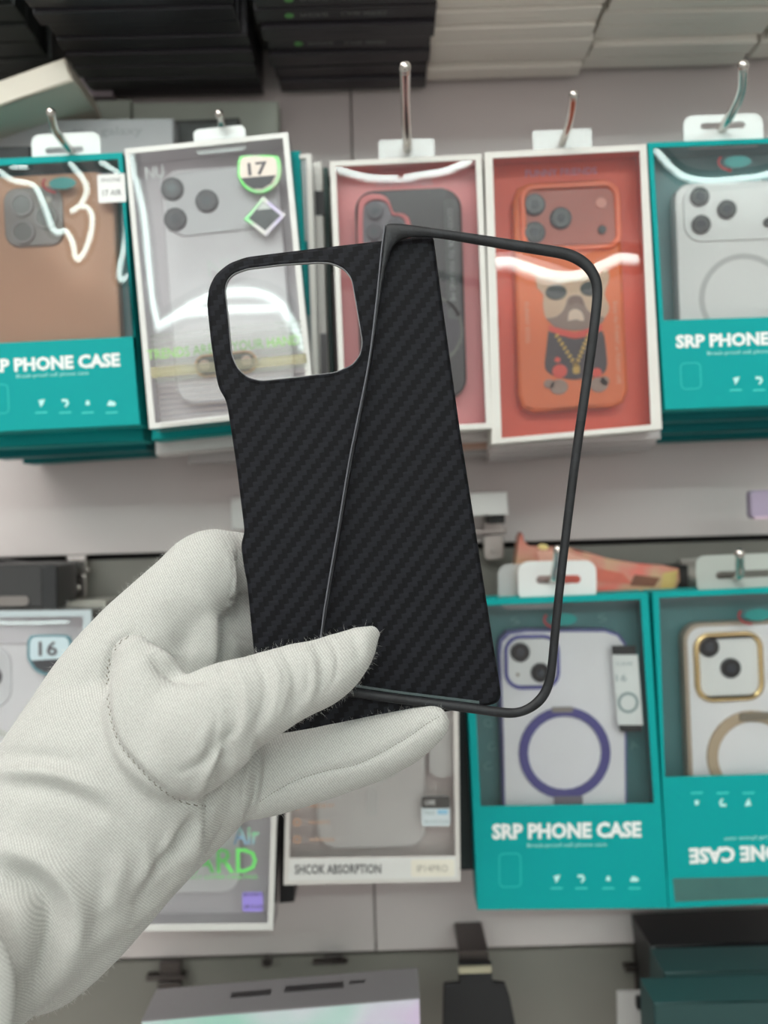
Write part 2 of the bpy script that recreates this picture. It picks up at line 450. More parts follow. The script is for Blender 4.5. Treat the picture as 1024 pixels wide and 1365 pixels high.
def loop_ring(bm, loops):
    rings = [[bm.verts.new((x, y, z)) for x, z in lp] for lp, y in loops]
    for r0, r1 in zip(rings, rings[1:]):
        n = len(r0)
        for i in range(n): bm.faces.new((r0[i], r0[(i+1) % n], r1[(i+1) % n], r1[i]))
    return rings
b = bmesh.new()
ins1 = offs(OA, 0.0013); ins2 = offs(OA, 0.0004)
# outside face, curled edge, inside face: one closed thin shell 0.9 mm thick
ro = loop_ring(b, [(ins1, 0.0), (ins2, 0.00035), (OA, 0.0013), (OA, 0.0034), (offs(OA, 0.0009), 0.0034), (offs(OA, 0.0009), 0.0016), (offs(OA, 0.0014), 0.0009)])
hi = offs(HA, -0.0011)
rh = loop_ring(b, [(hi, 0.0), (offs(HA, -0.0004), -0.0005), (HA, -0.0003), (HA, 0.0016), (hi, 0.0016), (hi, 0.0009)])
def ring_edges(r): return [b.edges.get((r[i], r[(i+1) % len(r)])) for i in range(len(r))]
bmesh.ops.triangle_fill(b, use_beauty=True, edges=ring_edges(ro[0])+ring_edges(rh[0]))
bmesh.ops.triangle_fill(b, use_beauty=True, edges=ring_edges(ro[-1])+ring_edges(rh[-1]))
shell = obj('cover_shell', b, carbon, A.root)
# smooth only the curled rims
for p in shell.data.polygons:
    p.use_smooth = abs(p.normal.y) < 0.995
b = bmesh.new(); loop_ring(b, [(offs(HA, 0.00025), -0.0002), (offs(HA, 0.00025), 0.0015), (offs(HA, 0.00002), 0.0015), (offs(HA, 0.00002), -0.0002), (offs(HA, 0.00025), -0.0002)])
ro_ = obj('camera_window_rim', b, mat('satin rim', (120, 120, 122), 0.35, 0.2), A.root); ro_['label'] = 'thin polished inner rim of the camera window'

# ------------------------------------------------------------------ the open front frame half
FY = 0.3172
Fm = Thing('carbon_front_frame', 560, 940, FY, -7.0,
           'thin black carbon front frame with open middle, overlapping the back cover and leaning right', 'phone case frame')
pairs = [  # outer, inner, matched round the frame (clockwise from the hinge side's top)
 ((513, 295.5), (529, 322)), ((533, 296.5), (535, 317.5)), ((553, 299), (548, 314.5)), ((573, 302), (573, 314)), ((613, 307.5), (613, 320.5)), ((653, 313), (652, 327.5)),
 ((719, 323), (716, 338)), ((749, 327.5), (744, 342.5)), ((762, 330.5), (757, 345.5)), ((774, 335.5), (767, 350)), ((785, 343), (776, 356)), ((794, 352.5), (783, 363)), ((801, 365), (788, 372)), ((805, 380), (791, 383)),
 ((804.5, 400), (791, 400)), ((797, 460), (783.5, 460)), ((786, 535), (773, 535)), ((774, 612), (761.5, 612)), ((753, 780), (741.5, 780)), ((745.5, 860), (734, 855)), ((742, 900), (731, 890)), ((738, 918), (727.5, 908)),
 ((731, 933), (722, 922)), ((720, 945), (713, 933)), ((706, 953), (702, 941)), ((692, 957.5), (690, 945.5)), ((676, 959), (676, 945)), ((644, 954), (645, 941)), ((600, 948), (600, 935)), ((530, 939), (531, 927)), ((470, 931), (471, 918)),
 ((425, 924), (428, 911.5)), ((415.5, 922), (420.5, 909)), ((418, 905), (422, 900)), ((428.5, 842), (433.5, 842)), ((432, 815), (437, 815)), ((450.5, 705), (455.5, 705)), ((465, 617), (470, 617)), ((478, 552), (483, 552)), ((492, 480), (496.5, 480)),
 ((502, 400), (506.5, 402)), ((510, 330), (517, 345)), ((512, 305), (522, 330))]
b = bmesh.new(); n = len(pairs); DEP = 0.0030
prev = None; rings = []
for i, (o_, i_) in enumerate(pairs):
    O = Vector(Fm.q(*o_)); I = Vector(Fm.q(*i_)); wv = I-O
    ring = []
    for (f, y) in ((0.0, 0.0022), (0.0, 0.0009), (0.12, 0.0003), (0.32, 0.0), (0.6, 0.0), (0.84, 0.0003), (1.0, 0.0009), (1.0, 0.0019), (0.75, 0.0024), (0.3, 0.0026)):
        p = O+wv*f; ring.append(b.verts.new((p.x, y, p.y)))
    rings.append(ring)
for i in range(n):
    r0, r1 = rings[i], rings[(i+1) % n]; m_ = len(r0)
    for k in range(m_): b.faces.new((r0[k], r0[(k+1) % m_], r1[(k+1) % m_], r1[k]))
fr_o = obj('frame_rim', b, rimc, Fm.root, True)
md = fr_o.modifiers.new('sub', 'SUBSURF'); md.levels = 1; md.render_levels = 2
# the hinge side's thin upstanding lip, its highlight put into a lighter colour
b = bmesh.new(); lip = [(513, 300), (509, 330), (502, 400), (492, 480), (478, 552), (465, 617), (450.5, 705), (441, 760), (432, 815), (428.5, 842), (419, 900)]
tube(b, smoothpath([Vector((Fm.q(x, y)[0], 0.0002, Fm.q(x, y)[1])) for x, y in lip], 4), 0.00028, 6)
o = obj('hinge_edge', b, mat('edge highlight', (98, 100, 106), 0.45), Fm.root, True); o['label'] = 'thin hinge edge, coloured lighter for its highlight'
# narrow clear adhesive strip along the bottom inside of the frame, as the photo shows
b = bmesh.new(); cap_prism(b, Fm.poly([(472, 917.5), (530, 926), (640, 940), (640, 936), (530, 922.5), (474, 914)]), 0.0021, 0.0023)
o = obj('adhesive_strip', b, clear('clear adhesive strip', (90, 110, 110), 0.5, 0.08, 0.1), Fm.root); o['label'] = 'narrow glossy adhesive strip along the bottom bar'
# ------------------------------------------------------------------ hooks on the slat wall
def hook(px_tip, px_mid, px_tab, label, r=0.0021, ytip=0.40, ytab=0.455, plate=None, group=None):
    """a chrome rod from the wall, through the hang tabs, with a raised tip"""
    base = P(px_tab[0], px_tab[1], ytab)
    wallp = Vector((base.x, WY-0.001, base.z-0.006))
    e = bpy.data.objects.new('display_hook', None); C.objects.link(e); e.location = wallp
    tag(e, label, 'hook', group)
    pts = [wallp, wallp.lerp(base, 0.5), base, P(px_mid[0], px_mid[1], (ytip+ytab)/2), P(px_tip[0], px_tip[1], ytip)]
    pts = [p-wallp for p in smoothpath(pts, 6)]
    b = bmesh.new(); tube(b, pts, r, 12); obj('rod', b, chrome, e, True)
    b = bmesh.new(); bmesh.ops.create_uvsphere(b, u_segments=14, v_segments=10, radius=r*1.12, matrix=Matrix.Translation(pts[-1])); obj('rod_tip', b, chrome, e, True)
    b = bmesh.new(); bx(b, -0.011, 0.011, -0.002, 0.0015, -0.012, 0.012, 0.0006); obj('back_plate', b, steel, e)
    return e
hook((68, 150), (73, 172), (88, 193), 'bent metal hook through the white hang tab of the brown phone case box', 0.0018, 0.425, 0.452)
hook((292, 152), (294, 160), (297, 172), 'short metal hook tip above the tilted clear box', 0.0018, 0.438, 0.456)
hook((540, 90), (541, 140), (543, 200), 'long straight metal hook above the pink box', 0.0023, 0.395, 0.46)
hook((765, 127), (760, 160), (749, 192), 'curved metal hook above the orange box', 0.0019, 0.42, 0.46)
hook((991, 88), (987, 125), (966, 166), 'curved metal hook through the white tab at the upper right', 0.0022, 0.41, 0.455)
hook((744, 733), (742, 752), (737, 772), 'metal hook through the white tab above the purple ring case box', 0.0021, 0.46, 0.485)
hook((986, 738), (986, 752), (984, 768), 'metal hook with a pale tip through the grey tab at the right edge', 0.0022, 0.46, 0.485)

# ------------------------------------------------------------------ teal boxes
def lens(th, x, y, r, yy=0.0, parent=None, ring=True, k=None):
    if ring: 
        o = th.disc('lens_ring', x, y, r*1.12, yy-0.0012, yy, lensr, None, 0.0002, parent)
    o = th.disc('lens', x, y, r, yy-0.0018, yy-0.0004, k or lensm, None, 0.0003, parent)
    g = th.disc('lens_core', x, y, r*0.45, yy-0.0019, yy-0.0017, mat('lens core', (48, 52, 62), 0.1, coat=0.5), None, 0, o if not parent else parent)
    if parent is None: pass
    return o

def srp_print(th, y, tx0, tx1, ty, cap, sub, sy, icons, iy, glyph, rot=0):
    th.text('title_lettering', 'SRP PHONE CASE', tx0, tx1, ty, cap, y, white, bold=0.045, rot=rot)
    th.text('subtitle_lettering', 'Break-proof cell phone case', sub[0], sub[1], sy, 5, y, mat('pale print', (170, 226, 222), 0.5), rot=rot)
    s_ = -1 if rot else 1
    im = mat('icon print', (190, 240, 236), 0.5)
    for i, x in enumerate(icons):
        if i == 0: pts = [(x-4, iy-3), (x+5, iy-5), (x+3, iy+1), (x-1, iy+6), (x-2, iy+1)]
        elif i == 1: pts = [(x-5, iy-5), (x+3, iy-5), (x+5, iy+1), (x+1, iy+6), (x-1, iy+4), (x+2, iy+1), (x, iy-2), (x-4, iy-1)]
        elif i == 2: pts = [(x-2, iy-3), (x+2, iy-3), (x+3, iy+3), (x-3, iy+3)]
        else: pts = [(x-6, iy+2), (x-3, iy-3), (x+2, iy-2), (x+6, iy+1), (x+4, iy+4), (x-5, iy+4)]
        if rot: pts = [(2*x-a, 2*iy-b_) for a, b_ in pts]
        th.plate('icon', pts, y-0.0001, y, im)
        th.rr('icon_caption', x, iy+s_*13, 16, 2.2, 1, y-0.0001, y, paleteal)
    if glyph:
        th.rr('phone_outline', glyph[0], glyph[1], glyph[2], glyph[3], 7, y-0.0001, y, mat('faint teal ink', (14, 182, 176), 0.5), 1.6)

def badge(th, x, y, yy):
    e = th.disc('badge', x, y, 18, yy-0.0002, yy, mat('badge teal', (0, 160, 156), 0.4), None, 0, None, 8)
    c = th.q(x, y); k = th.k
    arc = [(c[0]+k*26*math.cos(a), 0, c[1]+k*13*math.sin(a)) for a in [R(150+i*9) for i in range(12)]]
    b = bmesh.new(); tube(b, [Vector((p[0], yy-0.0004, p[2])) for p in arc], 0.0006, 6); o = obj('red_swoosh', b, mat('red ink', (200, 60, 70), 0.5), th.root)

def tray_letters(th, pts, yy):
    for x, y, ch in pts:
        th.text('tray_lettering', ch, x-6, x+6, y, 11, yy, mat('faint tray print', (112, 160, 160), 0.5), rot=20)

# --- left: brown case
S1 = Thing('teal_phone_case_box', 60, 572, 0.455, 2.9, 'teal window box at the left edge with a plain brown phone case inside', 'box', 'teal window boxes')
q1 = [(-75, 215), (163, 203), (187, 566), (-52, 578)]
w1 = [(-62, 224), (158, 212), (180, 448.5), (-58, 460)]
carton(S1, q1, w1, 0.019, teal, tealin)
film(S1, w1, 0.0004, filmm, [[6.5, (0, 228), (15, 239), (37, 244), (48, 250), (60, 275), (73, 308), (88, 308), (97, 323), (103, 345), (114, 334), (123, 301), (119, 279), (106, 275), (97, 281)],
    [6.5, (93, 217), (110, 237), (116, 254), (108, 272)], [6.5, (135, 215), (157, 230)], [6.5, (165, 250), (166, 272), (167, 316), (159, 360), (163, 373), (175, 356), (171, 323)], [5, (15, 222), (35, 222)]], nx=150, nz=130)
srp_print(S1, -0.00005, -26, 160, 484, 16, (22, 118), 499, (55, 87, 117, 149), 537, (-2, 532, 28, 40))
hang_tab(S1, 38, 131, 173, 208, tabm, True, 0.004, 12, 212, (82, 196, 52, 8))
badge(S1, 82, 243, 0.0015)
s = S1.rr('price_sticker', 149, 251, 37, 38, 2, -0.0002, 0.0, white, tilt=0); 
S1.text('sticker_lettering', 'PHONE', 136, 161, 240, 5, -0.0003, mat('grey ink', (120, 122, 122), 0.5), s)
S1.text('sticker_lettering', '17 AIR', 137, 162, 257, 7.5, -0.0003, mat('dark ink', (60, 62, 62), 0.5), s)
B1 = Thing('brown_phone_case', 50, 452, 0.462, 2.9, 'plain brown phone case with a frosted camera island inside the left teal box', 'phone case', 'phone cases inside window boxes')
brn = mat('brown leatherette', (204, 156, 126), 0.55, mottle=0.05, mscale=25)
B1.rr('case_back', 50, 392, 215, 318, 24, 0.0, 0.007, brn, bev=0.0012)
isl = B1.rr('camera_island', 46, 290, 78, 78, 18, -0.0016, 0.0, mat('frosted island', (126, 116, 112), 0.3, coat=0.3), bev=0.0006)
for (x, y) in ((31, 275), (33, 311), (63, 291)):
    r_ = B1.disc('lens_ring', x, y, 16, -0.0026, -0.0016, mat('smoky ring', (138, 132, 130), 0.25), 12, 0.0002, isl)
    B1.disc('lens', x, y, 12, -0.0022, -0.0016, mat('smoky lens', (96, 90, 88), 0.15, coat=0.5), None, 0, isl)
B1.disc('flash', 66, 268, 4.5, -0.002, -0.0016, mat('flash lens', (180, 172, 160), 0.2), None, 0, isl)

# --- right: white case
S5 = Thing('teal_phone_case_box', 985, 543, 0.455, 2.1, 'teal window box at the upper right edge with a white ringed phone case', 'box', 'teal window boxes')
q5 = [(864, 190), (1106, 181), (1128, 537), (887, 546)]
w5 = [(871, 197), (1100, 188), (1121, 419), (885, 427)]
carton(S5, q5, w5, 0.019, teal, tealin)
film(S5, w5, 0.0004, filmm, [[8.5, (876, 201), (896, 223), (915, 236), (947, 241), (990, 238), (1024, 232), (1095, 205)]])
srp_print(S5, -0.00005, 901, 1088, 452, 15.5, (943, 1045), 469, (981, 1012, 1043, 1074), 507, (921, 501, 28, 36))
hang_tab(S5, 915, 1022, 148, 186, tabm, True, 0.004, 13, 193, (968, 163, 60, 9))
badge(S5, 985, 214, 0.0015)
tray_letters(S5, ((884, 265, 'A'), (886, 300, 'S'), (888, 345, 'R'), (893, 378, 'Y')), 0.015)
B5 = Thing('white_phone_case', 1005, 424, 0.462, 2.1, 'white phone case with a faint magnetic ring inside the upper right teal box', 'phone case', 'phone cases inside window boxes')
wsil = mat('white silicone', (246, 245, 243), 0.35, mottle=0.02)
B5.rr('case_back', 1003, 372, 198, 262, 22, 0.0, 0.007, wsil, bev=0.001)
isl = B5.rr('camera_island', 1000, 282, 178, 76, 22, -0.0012, 0, mat('white island', (246, 246, 244), 0.25), bev=0.0005)
for x, y, r_ in ((931, 264, 12.5), (967, 281, 12.5), (933, 301, 12.5), (1022, 298, 6)): lens(B5, x, y, r_, -0.0012, isl, False)
B5.disc('magnetic_ring', 992, 398, 60, -0.0003, 0.0001, mat('ring white', (206, 206, 204), 0.4), 53, 0)

# --- lower: purple ring case
S4 = Thing('teal_phone_case_box', 762, 1210, 0.485, 0.9, 'teal window box with a clear phone case bearing a purple ring', 'box', 'teal window boxes')
q4 = [(617, 800), (864, 790), (891, 1211), (637, 1213)]
w4 = [(627, 808), (854, 799), (872, 1071), (641, 1075)]
carton(S4, q4, w4, 0.019, teal, tealin)
film(S4, w4, 0.0004, filmm)
srp_print(S4, -0.00005, 656, 855, 1107, 18.5, (703, 809), 1126, (742, 775, 811, 846), 1171, (680, 1160, 30, 46))
hang_tab(S4, 692, 797, 748, 793, tabm, True, 0.003, 15, 803, (746, 773, 60, 11))
S4.rr('rear_hang_tab', 710, 784, 84, 62, 15, 0.012, 0.0126, tabc)
badge(S4, 752, 826, 0.0015)
tray_letters(S4, ((655, 972, 'Q'), (660, 1005, 'C'), (655, 1032, 'C'), (855, 1003, 'A'), (692, 832, 'S'), (812, 828, 'S')), 0.015)
B4 = Thing('purple_ring_phone_case', 755, 1070, 0.492, 0.9, 'clear phone case with purple camera frame and purple magnetic ring', 'phone case', 'phone cases inside window boxes')
B4.plate('case_edge', [(664, 870), (666, 852), (676, 842), (700, 839), (808, 839), (826, 845), (836, 858), (837, 1088), (671, 1088)], 0.0003, 0.008, mat('purple edge', (112, 110, 168), 0.4), bev=0.001)
B4.plate('case_back', [(668, 872), (670, 856), (680, 846), (702, 842.5), (806, 842.5), (823, 848), (832, 860), (834, 1086), (674, 1086)], 0.0, 0.0006, mat('frosted clear back', (250, 248, 250), 0.3), bev=0.0003)
isl = B4.rr('camera_frame', 709, 882, 74, 72, 22, -0.002, 0.0, mat('purple metal', (110, 108, 180), 0.25, 0.3), 4.5, 0.0005)
ins_ = B4.rr('camera_island', 709, 882, 64, 62, 18, -0.0008, 0.0, mat('white island', (246, 246, 244), 0.25))
for x, y in ((693, 869), (720, 896)): lens(B4, x, y, 11.5, -0.0008, ins_)
B4.disc('flash', 690, 899, 2.5, -0.0012, -0.0008, mat('flash lens', (180, 172, 160), 0.2), None, 0, ins_)
rg = B4.disc('magnetic_ring', 752.5, 1003, 61, -0.0016, 0.0, mat('purple ring', (84, 78, 146), 0.4), 49, 0.0003)
B4.rr('ring_clasp', 749, 945, 28, 7, 2, -0.0022, -0.0012, steel, parent=rg)
B4.rr('stand_hinge', 757, 1066, 38, 12, 2, -0.002, 0.0, mat('hinge grey', (130, 122, 132), 0.4), parent=rg)
st = S4.plate('hanging_sticker', [(817, 873), (851, 873), (858, 967), (824, 967)], 0.0009, 0.0012, white)
S4.plate('sticker_band', [(816, 861), (848, 861), (849, 873), (817, 873)], 0.0009, 0.0012, black, parent=st)
S4.plate('sticker_band', [(825, 967), (858, 967), (856, 976), (828, 976)], 0.0009, 0.0012, black, parent=st)
gi = mat('grey green ink', (150, 168, 168), 0.5)
S4.disc('ring_print', 838, 937, 14, 0.0007, 0.0009, gi, 10.5, 0, st)
S4.text('sticker_lettering', 'CASE', 822, 844, 885, 4, 0.0008, gi, st)
S4.text('sticker_lettering', '16', 822, 836, 904, 9, 0.0008, gi, st)

# --- lower right: gold ring case, printed sleeve upside down
S6 = Thing('teal_phone_case_box', 1010, 1207, 0.485, 2.4, 'teal window box whose lower print is upside down, with a gold framed case', 'box', 'teal window boxes')
q6 = [(870, 790), (1120, 779), (1140, 1200), (892, 1211)]
w6 = [(879, 797), (1113, 787), (1128, 1029), (887, 1036)]
w6b = [(897, 1171), (1130, 1165), (1130, 1192), (900, 1202)]
sh = bmesh.new(); Q = S6.poly(q6)
carton(S6, q6, w6, 0.019, teal, tealin)
film(S6, w6, 0.0004, filmm)
srp_print(S6, -0.00005, 919, 1122, 1137, 18.5, (966, 1074), 1117, (998, 963.6, 929, 1033), 1070, None, 180)
S6.plate('lower_window', w6b, -0.0002, 0.0, mat('dark window', (66, 108, 104), 0.2, mottle=0.2, mscale=60))
hang_tab(S6, 932, 1062, 739, 784, mat('grey translucent tab', (172, 178, 172), 0.4), True, 0.004, 12, 790, (996, 766, 76, 10))
badge(S6, 1012, 820, 0.0015)
B6 = Thing('gold_ring_phone_case', 1010, 1030, 0.492, 2.4, 'clear phone case with shiny gold camera frame and beige ring', 'phone case', 'phone cases inside window boxes')
B6.rr('case_edge', 1003, 945, 176, 234, 24, 0.0003, 0.008, mat('beige edge', (190, 170, 150), 0.4), bev=0.001)
B6.rr('case_back', 1004, 946, 167, 226, 20, 0.0, 0.0006, mat('frosted clear back', (250, 248, 250), 0.3), bev=0.0003)
B6.rr('camera_frame', 971, 888, 92, 92, 22, -0.0024, 0.0, mat('gold metal', (226, 196, 140), 0.2, 0.7), 7, 0.0009)
ins_ = B6.rr('camera_island', 971, 888, 78, 78, 16, -0.0008, 0.0, mat('white island', (246, 246, 244), 0.25))
for x, y in ((944, 862), (973, 890)): lens(B6, x, y, 12, -0.0008, ins_)
rg = B6.disc('magnetic_ring', 1003, 1008, 61, -0.0016, 0.0, mat('beige ring', (194, 170, 142), 0.45), 47, 0.0003)
B6.rr('ring_clasp', 1004, 954, 40, 10, 2, -0.0024, -0.0012, mat('clasp grey', (136, 124, 108), 0.4), parent=rg)

# ------------------------------------------------------------------ pink and orange boxes
P3 = Thing('pink_window_box', 556, 572, 0.455, 1.8, 'white edged window box with pink card and a black phone case', 'box', 'white edged window boxes')
q3 = [(439.5, 215), (642, 205), (656, 571), (455, 581)]
w3 = [(448, 222), (634, 213), (648, 564), (462, 573)]
carton(P3, q3, w3, 0.02, offw, mat('pink card', (246, 156, 156), 0.5, mottle=0.04, mscale=20), back_y=0.0134)
film(P3, w3, 0.0004, filmm, [[9, (449, 224), (472, 232), (500, 237), (535, 237), (560, 233), (595, 227), (625, 214)]], nx=100)
hang_tab(P3, 505, 580, 181, 207, tabc, False, 0.004, 4, 213)
P3.text('top_lettering', 'FUNNY FRIENDS', 503, 578, 231, 8, 0.0132, mat('pale pink ink', (226, 196, 206), 0.5))
B3 = Thing('black_phone_case', 550, 530, 0.459, 1.8, 'black phone case with a pink outlined camera bump on pink card', 'phone case', 'phone cases inside window boxes')
B3.rr('case_back', 548, 392, 142, 280, 26, 0.0, 0.009, mat('smoky black back', (30, 25, 27), 0.35, mottle=0.15, mscale=20), bev=0.0012)
blob = [(477, 330), (477, 285), (480, 268), (490, 261), (503, 260), (515, 264), (521, 274), (525, 284), (537, 286), (545, 292), (548, 305), (548, 330)]
def spl(pts, n=4): return [(v.x, v.z) for v in smoothpath([(a, 0, b_) for a, b_ in pts], n)]
bl = spl(blob); cx_ = sum(p[0] for p in bl)/len(bl); cy_ = sum(p[1] for p in bl)/len(bl)
B3.plate('camera_outline', bl, -0.002, 0.0, mat('coral pink', (226, 118, 120), 0.4), [[(cx_+(x-cx_)*0.8, cy_+4+(y-cy_)*0.82) for x, y in bl]], 0.0004)
isl = B3.plate('camera_island', [(cx_+(x-cx_)*0.8, cy_+4+(y-cy_)*0.82) for x, y in bl], -0.0008, 0.0, mat('grey mauve island', (92, 80, 92), 0.3))
for x, y in ((500, 283), (499, 311), (527, 304)): lens(B3, x, y, 11, -0.0008, isl, False, mat('mauve lens', (66, 58, 70), 0.15, coat=0.5))
B3.rr('side_print_panel', 602, 345, 16, 160, 5, -0.0004, 0.0, mat('grey print panel', (72, 74, 74), 0.4))
B3.text('side_lettering', 'GOOD LUCK TO YOU AND ME', 540, 664, 340, 6.5, -0.0006, mat('faded white ink', (190, 196, 192), 0.5), rot=-90)
B3.disc('magnetic_ring', 570, 440, 48, -0.0004, 0.0, mat('ring grey', (92, 92, 84), 0.4), 44)
B3.disc('ring_plate', 570, 440, 43, -0.0003, 0.0, mat('plum black', (44, 38, 50), 0.35))

O4 = Thing('orange_window_box', 766, 580, 0.455, 2.6, 'white edged window box with orange card and a bulldog printed phone case', 'box', 'white edged window boxes')
q4o = [(646, 203), (862, 192), (883, 572), (656, 592)]
w4o = [(657, 211), (854, 201), (864, 576), (669, 586)]
w4o = [(657, 211), (853, 201), (868, 566), (669, 584)]
carton(O4, q4o, w4o, 0.02, offw, mat('orange card', (232, 86, 48), 0.45, mottle=0.08, mscale=12), back_y=0.0134)
film(O4, w4o, 0.0004, filmm, [[13, (661, 349), (682, 349), (710, 359), (738, 367), (760, 368), (781, 364), (805, 353), (826, 344), (846, 345)]], nx=110, wid=13)
hang_tab(O4, 712, 792, 168, 195, tabc, False, 0.004, 4, 202)
O4.text('top_lettering', 'FUNNY FRIENDS', 706, 804, 216, 9, 0.0132, mat('lilac ink', (214, 168, 196), 0.5), bold=0.01)
B7 = Thing('orange_phone_case', 765, 545, 0.459, 2.6, 'orange phone case printed with a bulldog in sunglasses and gold chain', 'phone case', 'phone cases inside window boxes')
ora = mat('orange silicone', (232, 112, 40), 0.42, mottle=0.04, mscale=25)
B7.plate('case_back', [(684, 268), (690, 250), (706, 243), (805, 238), (820, 244), (826, 260), (838, 520), (832, 536), (818, 543), (712, 550), (697, 544), (691, 528)], 0.0, 0.009, ora, bev=0.0018)
B7.rr('camera_frame', 760, 290, 134, 90, 20, -0.002, 0.0, mat('bright orange rim', (250, 116, 60), 0.35), 8, 0.0007)
isl = B7.rr('camera_island', 760, 290, 118, 76, 13, -0.0006, 0.0, mat('rust island', (178, 78, 50), 0.3))
for x, y, r_ in ((712, 274, 13), (747, 292, 13), (712, 311, 13), (802, 307, 5)): lens(B7, x, y, r_, -0.0006, isl, True)
B7.disc('flash', 801, 271, 7, -0.001, -0.0006, mat('flash warm', (226, 150, 130), 0.3), None, 0, isl)
fur = mat('dog print tan', (206, 178, 150), 0.5, mottle=0.12, mscale=70); yy = 0.0
dg = B7.plate('printed_dog', spl([(714, 372), (716, 362), (726, 364), (736, 371), (768, 368), (796, 366), (808, 358), (812, 372), (806, 392), (812, 410), (806, 424), (790, 433), (766, 437), (742, 434), (728, 424), (724, 408), (724, 393), (716, 384)], 3), -0.0004, 0, fur)
bk = mat('dog dark print', (62, 52, 56), 0.5, mottle=0.15, mscale=60); br = mat('dog brown print', (120, 92, 82), 0.5, mottle=0.15, mscale=60)
B7.plate('dog_jowls', spl([(728, 425), (742, 422), (752, 412), (757, 398), (766, 394), (776, 398), (782, 412), (792, 420), (806, 424), (794, 436), (766, 441), (740, 437)], 3), -0.0006, -0.0004, mat('dog greybrown print', (142, 118, 106), 0.5), parent=dg)
B7.plate('dog_muzzle', spl([(757, 404), (760, 397), (767, 394), (775, 397), (779, 408), (774, 406), (767, 404), (761, 408)], 3), -0.0008, -0.0006, br, parent=dg)
B7.plate('dog_snout', spl([(757, 428), (758, 418), (763, 413), (770, 413), (776, 418), (778, 428), (768, 426)], 3), -0.0008, -0.0006, mat('dog pale print', (222, 200, 180), 0.5), parent=dg)
for x, y in ((741, 390), (787, 385)): B7.disc('dog_sunglasses', x, y, 14, -0.0011, -0.0008, mat('sunglass print', (34, 34, 32), 0.35), None, 0.0001, dg, 10)
B7.plate('dog_jacket', spl([(731, 442), (745, 446), (766, 452), (788, 447), (803, 442), (808, 470), (808, 492), (796, 502), (766, 506), (742, 502), (727, 492), (728, 470)], 3), -0.0006, -0.0002, bk, parent=dg)
B7.plate('dog_collar', [(731, 434), (766, 444), (802, 433), (802, 441), (788, 447), (766, 452), (745, 447), (732, 441)], -0.0009, -0.0006, mat('red print', (228, 78, 58), 0.5), parent=dg)
for x, y, r_ in ((746, 495, 10), (795, 497, 7), (743, 480, 4)): B7.disc('dog_red_patch', x, y, r_, -0.0009, -0.0006, mat('red print', (228, 78, 58), 0.5), None, 0, dg, r_*0.9)
for x, y, r_, r2 in ((745, 516, 12, 10), (732, 512, 7, 6), (798, 513, 12, 10), (806, 508, 6, 6)): B7.disc('dog_paw', x, y, r_, -0.0007, -0.0003, mat('paw print', (160, 136, 122), 0.5), None, 0, dg, r2)
gold = mat('gold print', (212, 172, 74), 0.45, mottle=0.25, mscale=500)
chain = bmesh.new()
for (a_, b2) in (((742, 448), (766, 486)), ((784, 448), (768, 486))):
    for i in range(8):
        x, y = lerp2(a_, b2, i/7); c = B7.q(x, y); prism_ = cap_prism(chain, rr(c[0], c[1], 5.5*B7.k, 3.6*B7.k, 1.2*B7.k, 3, R(50 if a_[0] < 760 else -50)), -0.0012, -0.0006)
c = B7.q(768, 493); cap_prism(chain, rr(c[0], c[1], 9*B7.k, 11*B7.k, 3*B7.k), -0.0012, -0.0006)
obj('dog_chain', chain, gold, dg)
wl = mat('faded case print', (236, 180, 150), 0.5)
B7.text('side_lettering', 'FUNNY DOG', 676, 730, 430, 6, -0.0002, wl, rot=-90)
B7.text('side_lettering', 'Enjoy the FUNNY or FUNNY LIFE', 768, 878, 457, 6, -0.0002, wl, rot=-90)

# ------------------------------------------------------------------ clear boxes
clears = clear('clear box walls', (232, 234, 232), 0.22, 0.05, 0.08)
milk = mat('milky box edge', (222, 222, 218), 0.3, mottle=0.03)
greyin = mat('grey lilac tray', (226, 220, 223), 0.4, mottle=0.04, mscale=15)
def holo_mat(name, base, c1, c2, sc_, amt=0.6, rough=0.3, axis=None, stripes=None):
    m = bpy.data.materials.new(name); m.use_nodes = True; nt = m.node_tree; N = nt.nodes.new; L = nt.links.new
    bs = nt.nodes['Principled BSDF']; bs.inputs['Roughness'].default_value = rough
    tc = N('ShaderNodeTexCoord'); n = N('ShaderNodeTexNoise'); n.inputs['Scale'].default_value = sc_; n.inputs['Detail'].default_value = 1.5
    mp = N('ShaderNodeMapping'); mp.inputs['Scale'].default_value = axis or (1, 1, 1)
    L(tc.outputs['Object'], mp.inputs[0]); L(mp.outputs[0], n.inputs['Vector'])
    cr = N('ShaderNodeValToRGB'); L(n.outputs['Fac'], cr.inputs[0])
    e = cr.color_ramp.elements; e[0].position = 0.36; e[0].color = srgb(*c1); e[1].position = 0.64; e[1].color = srgb(*c2)
    mid = e.new(0.5); mid.color = srgb(*base)
    L(cr.outputs[0], bs.inputs['Base Color'])
    return m

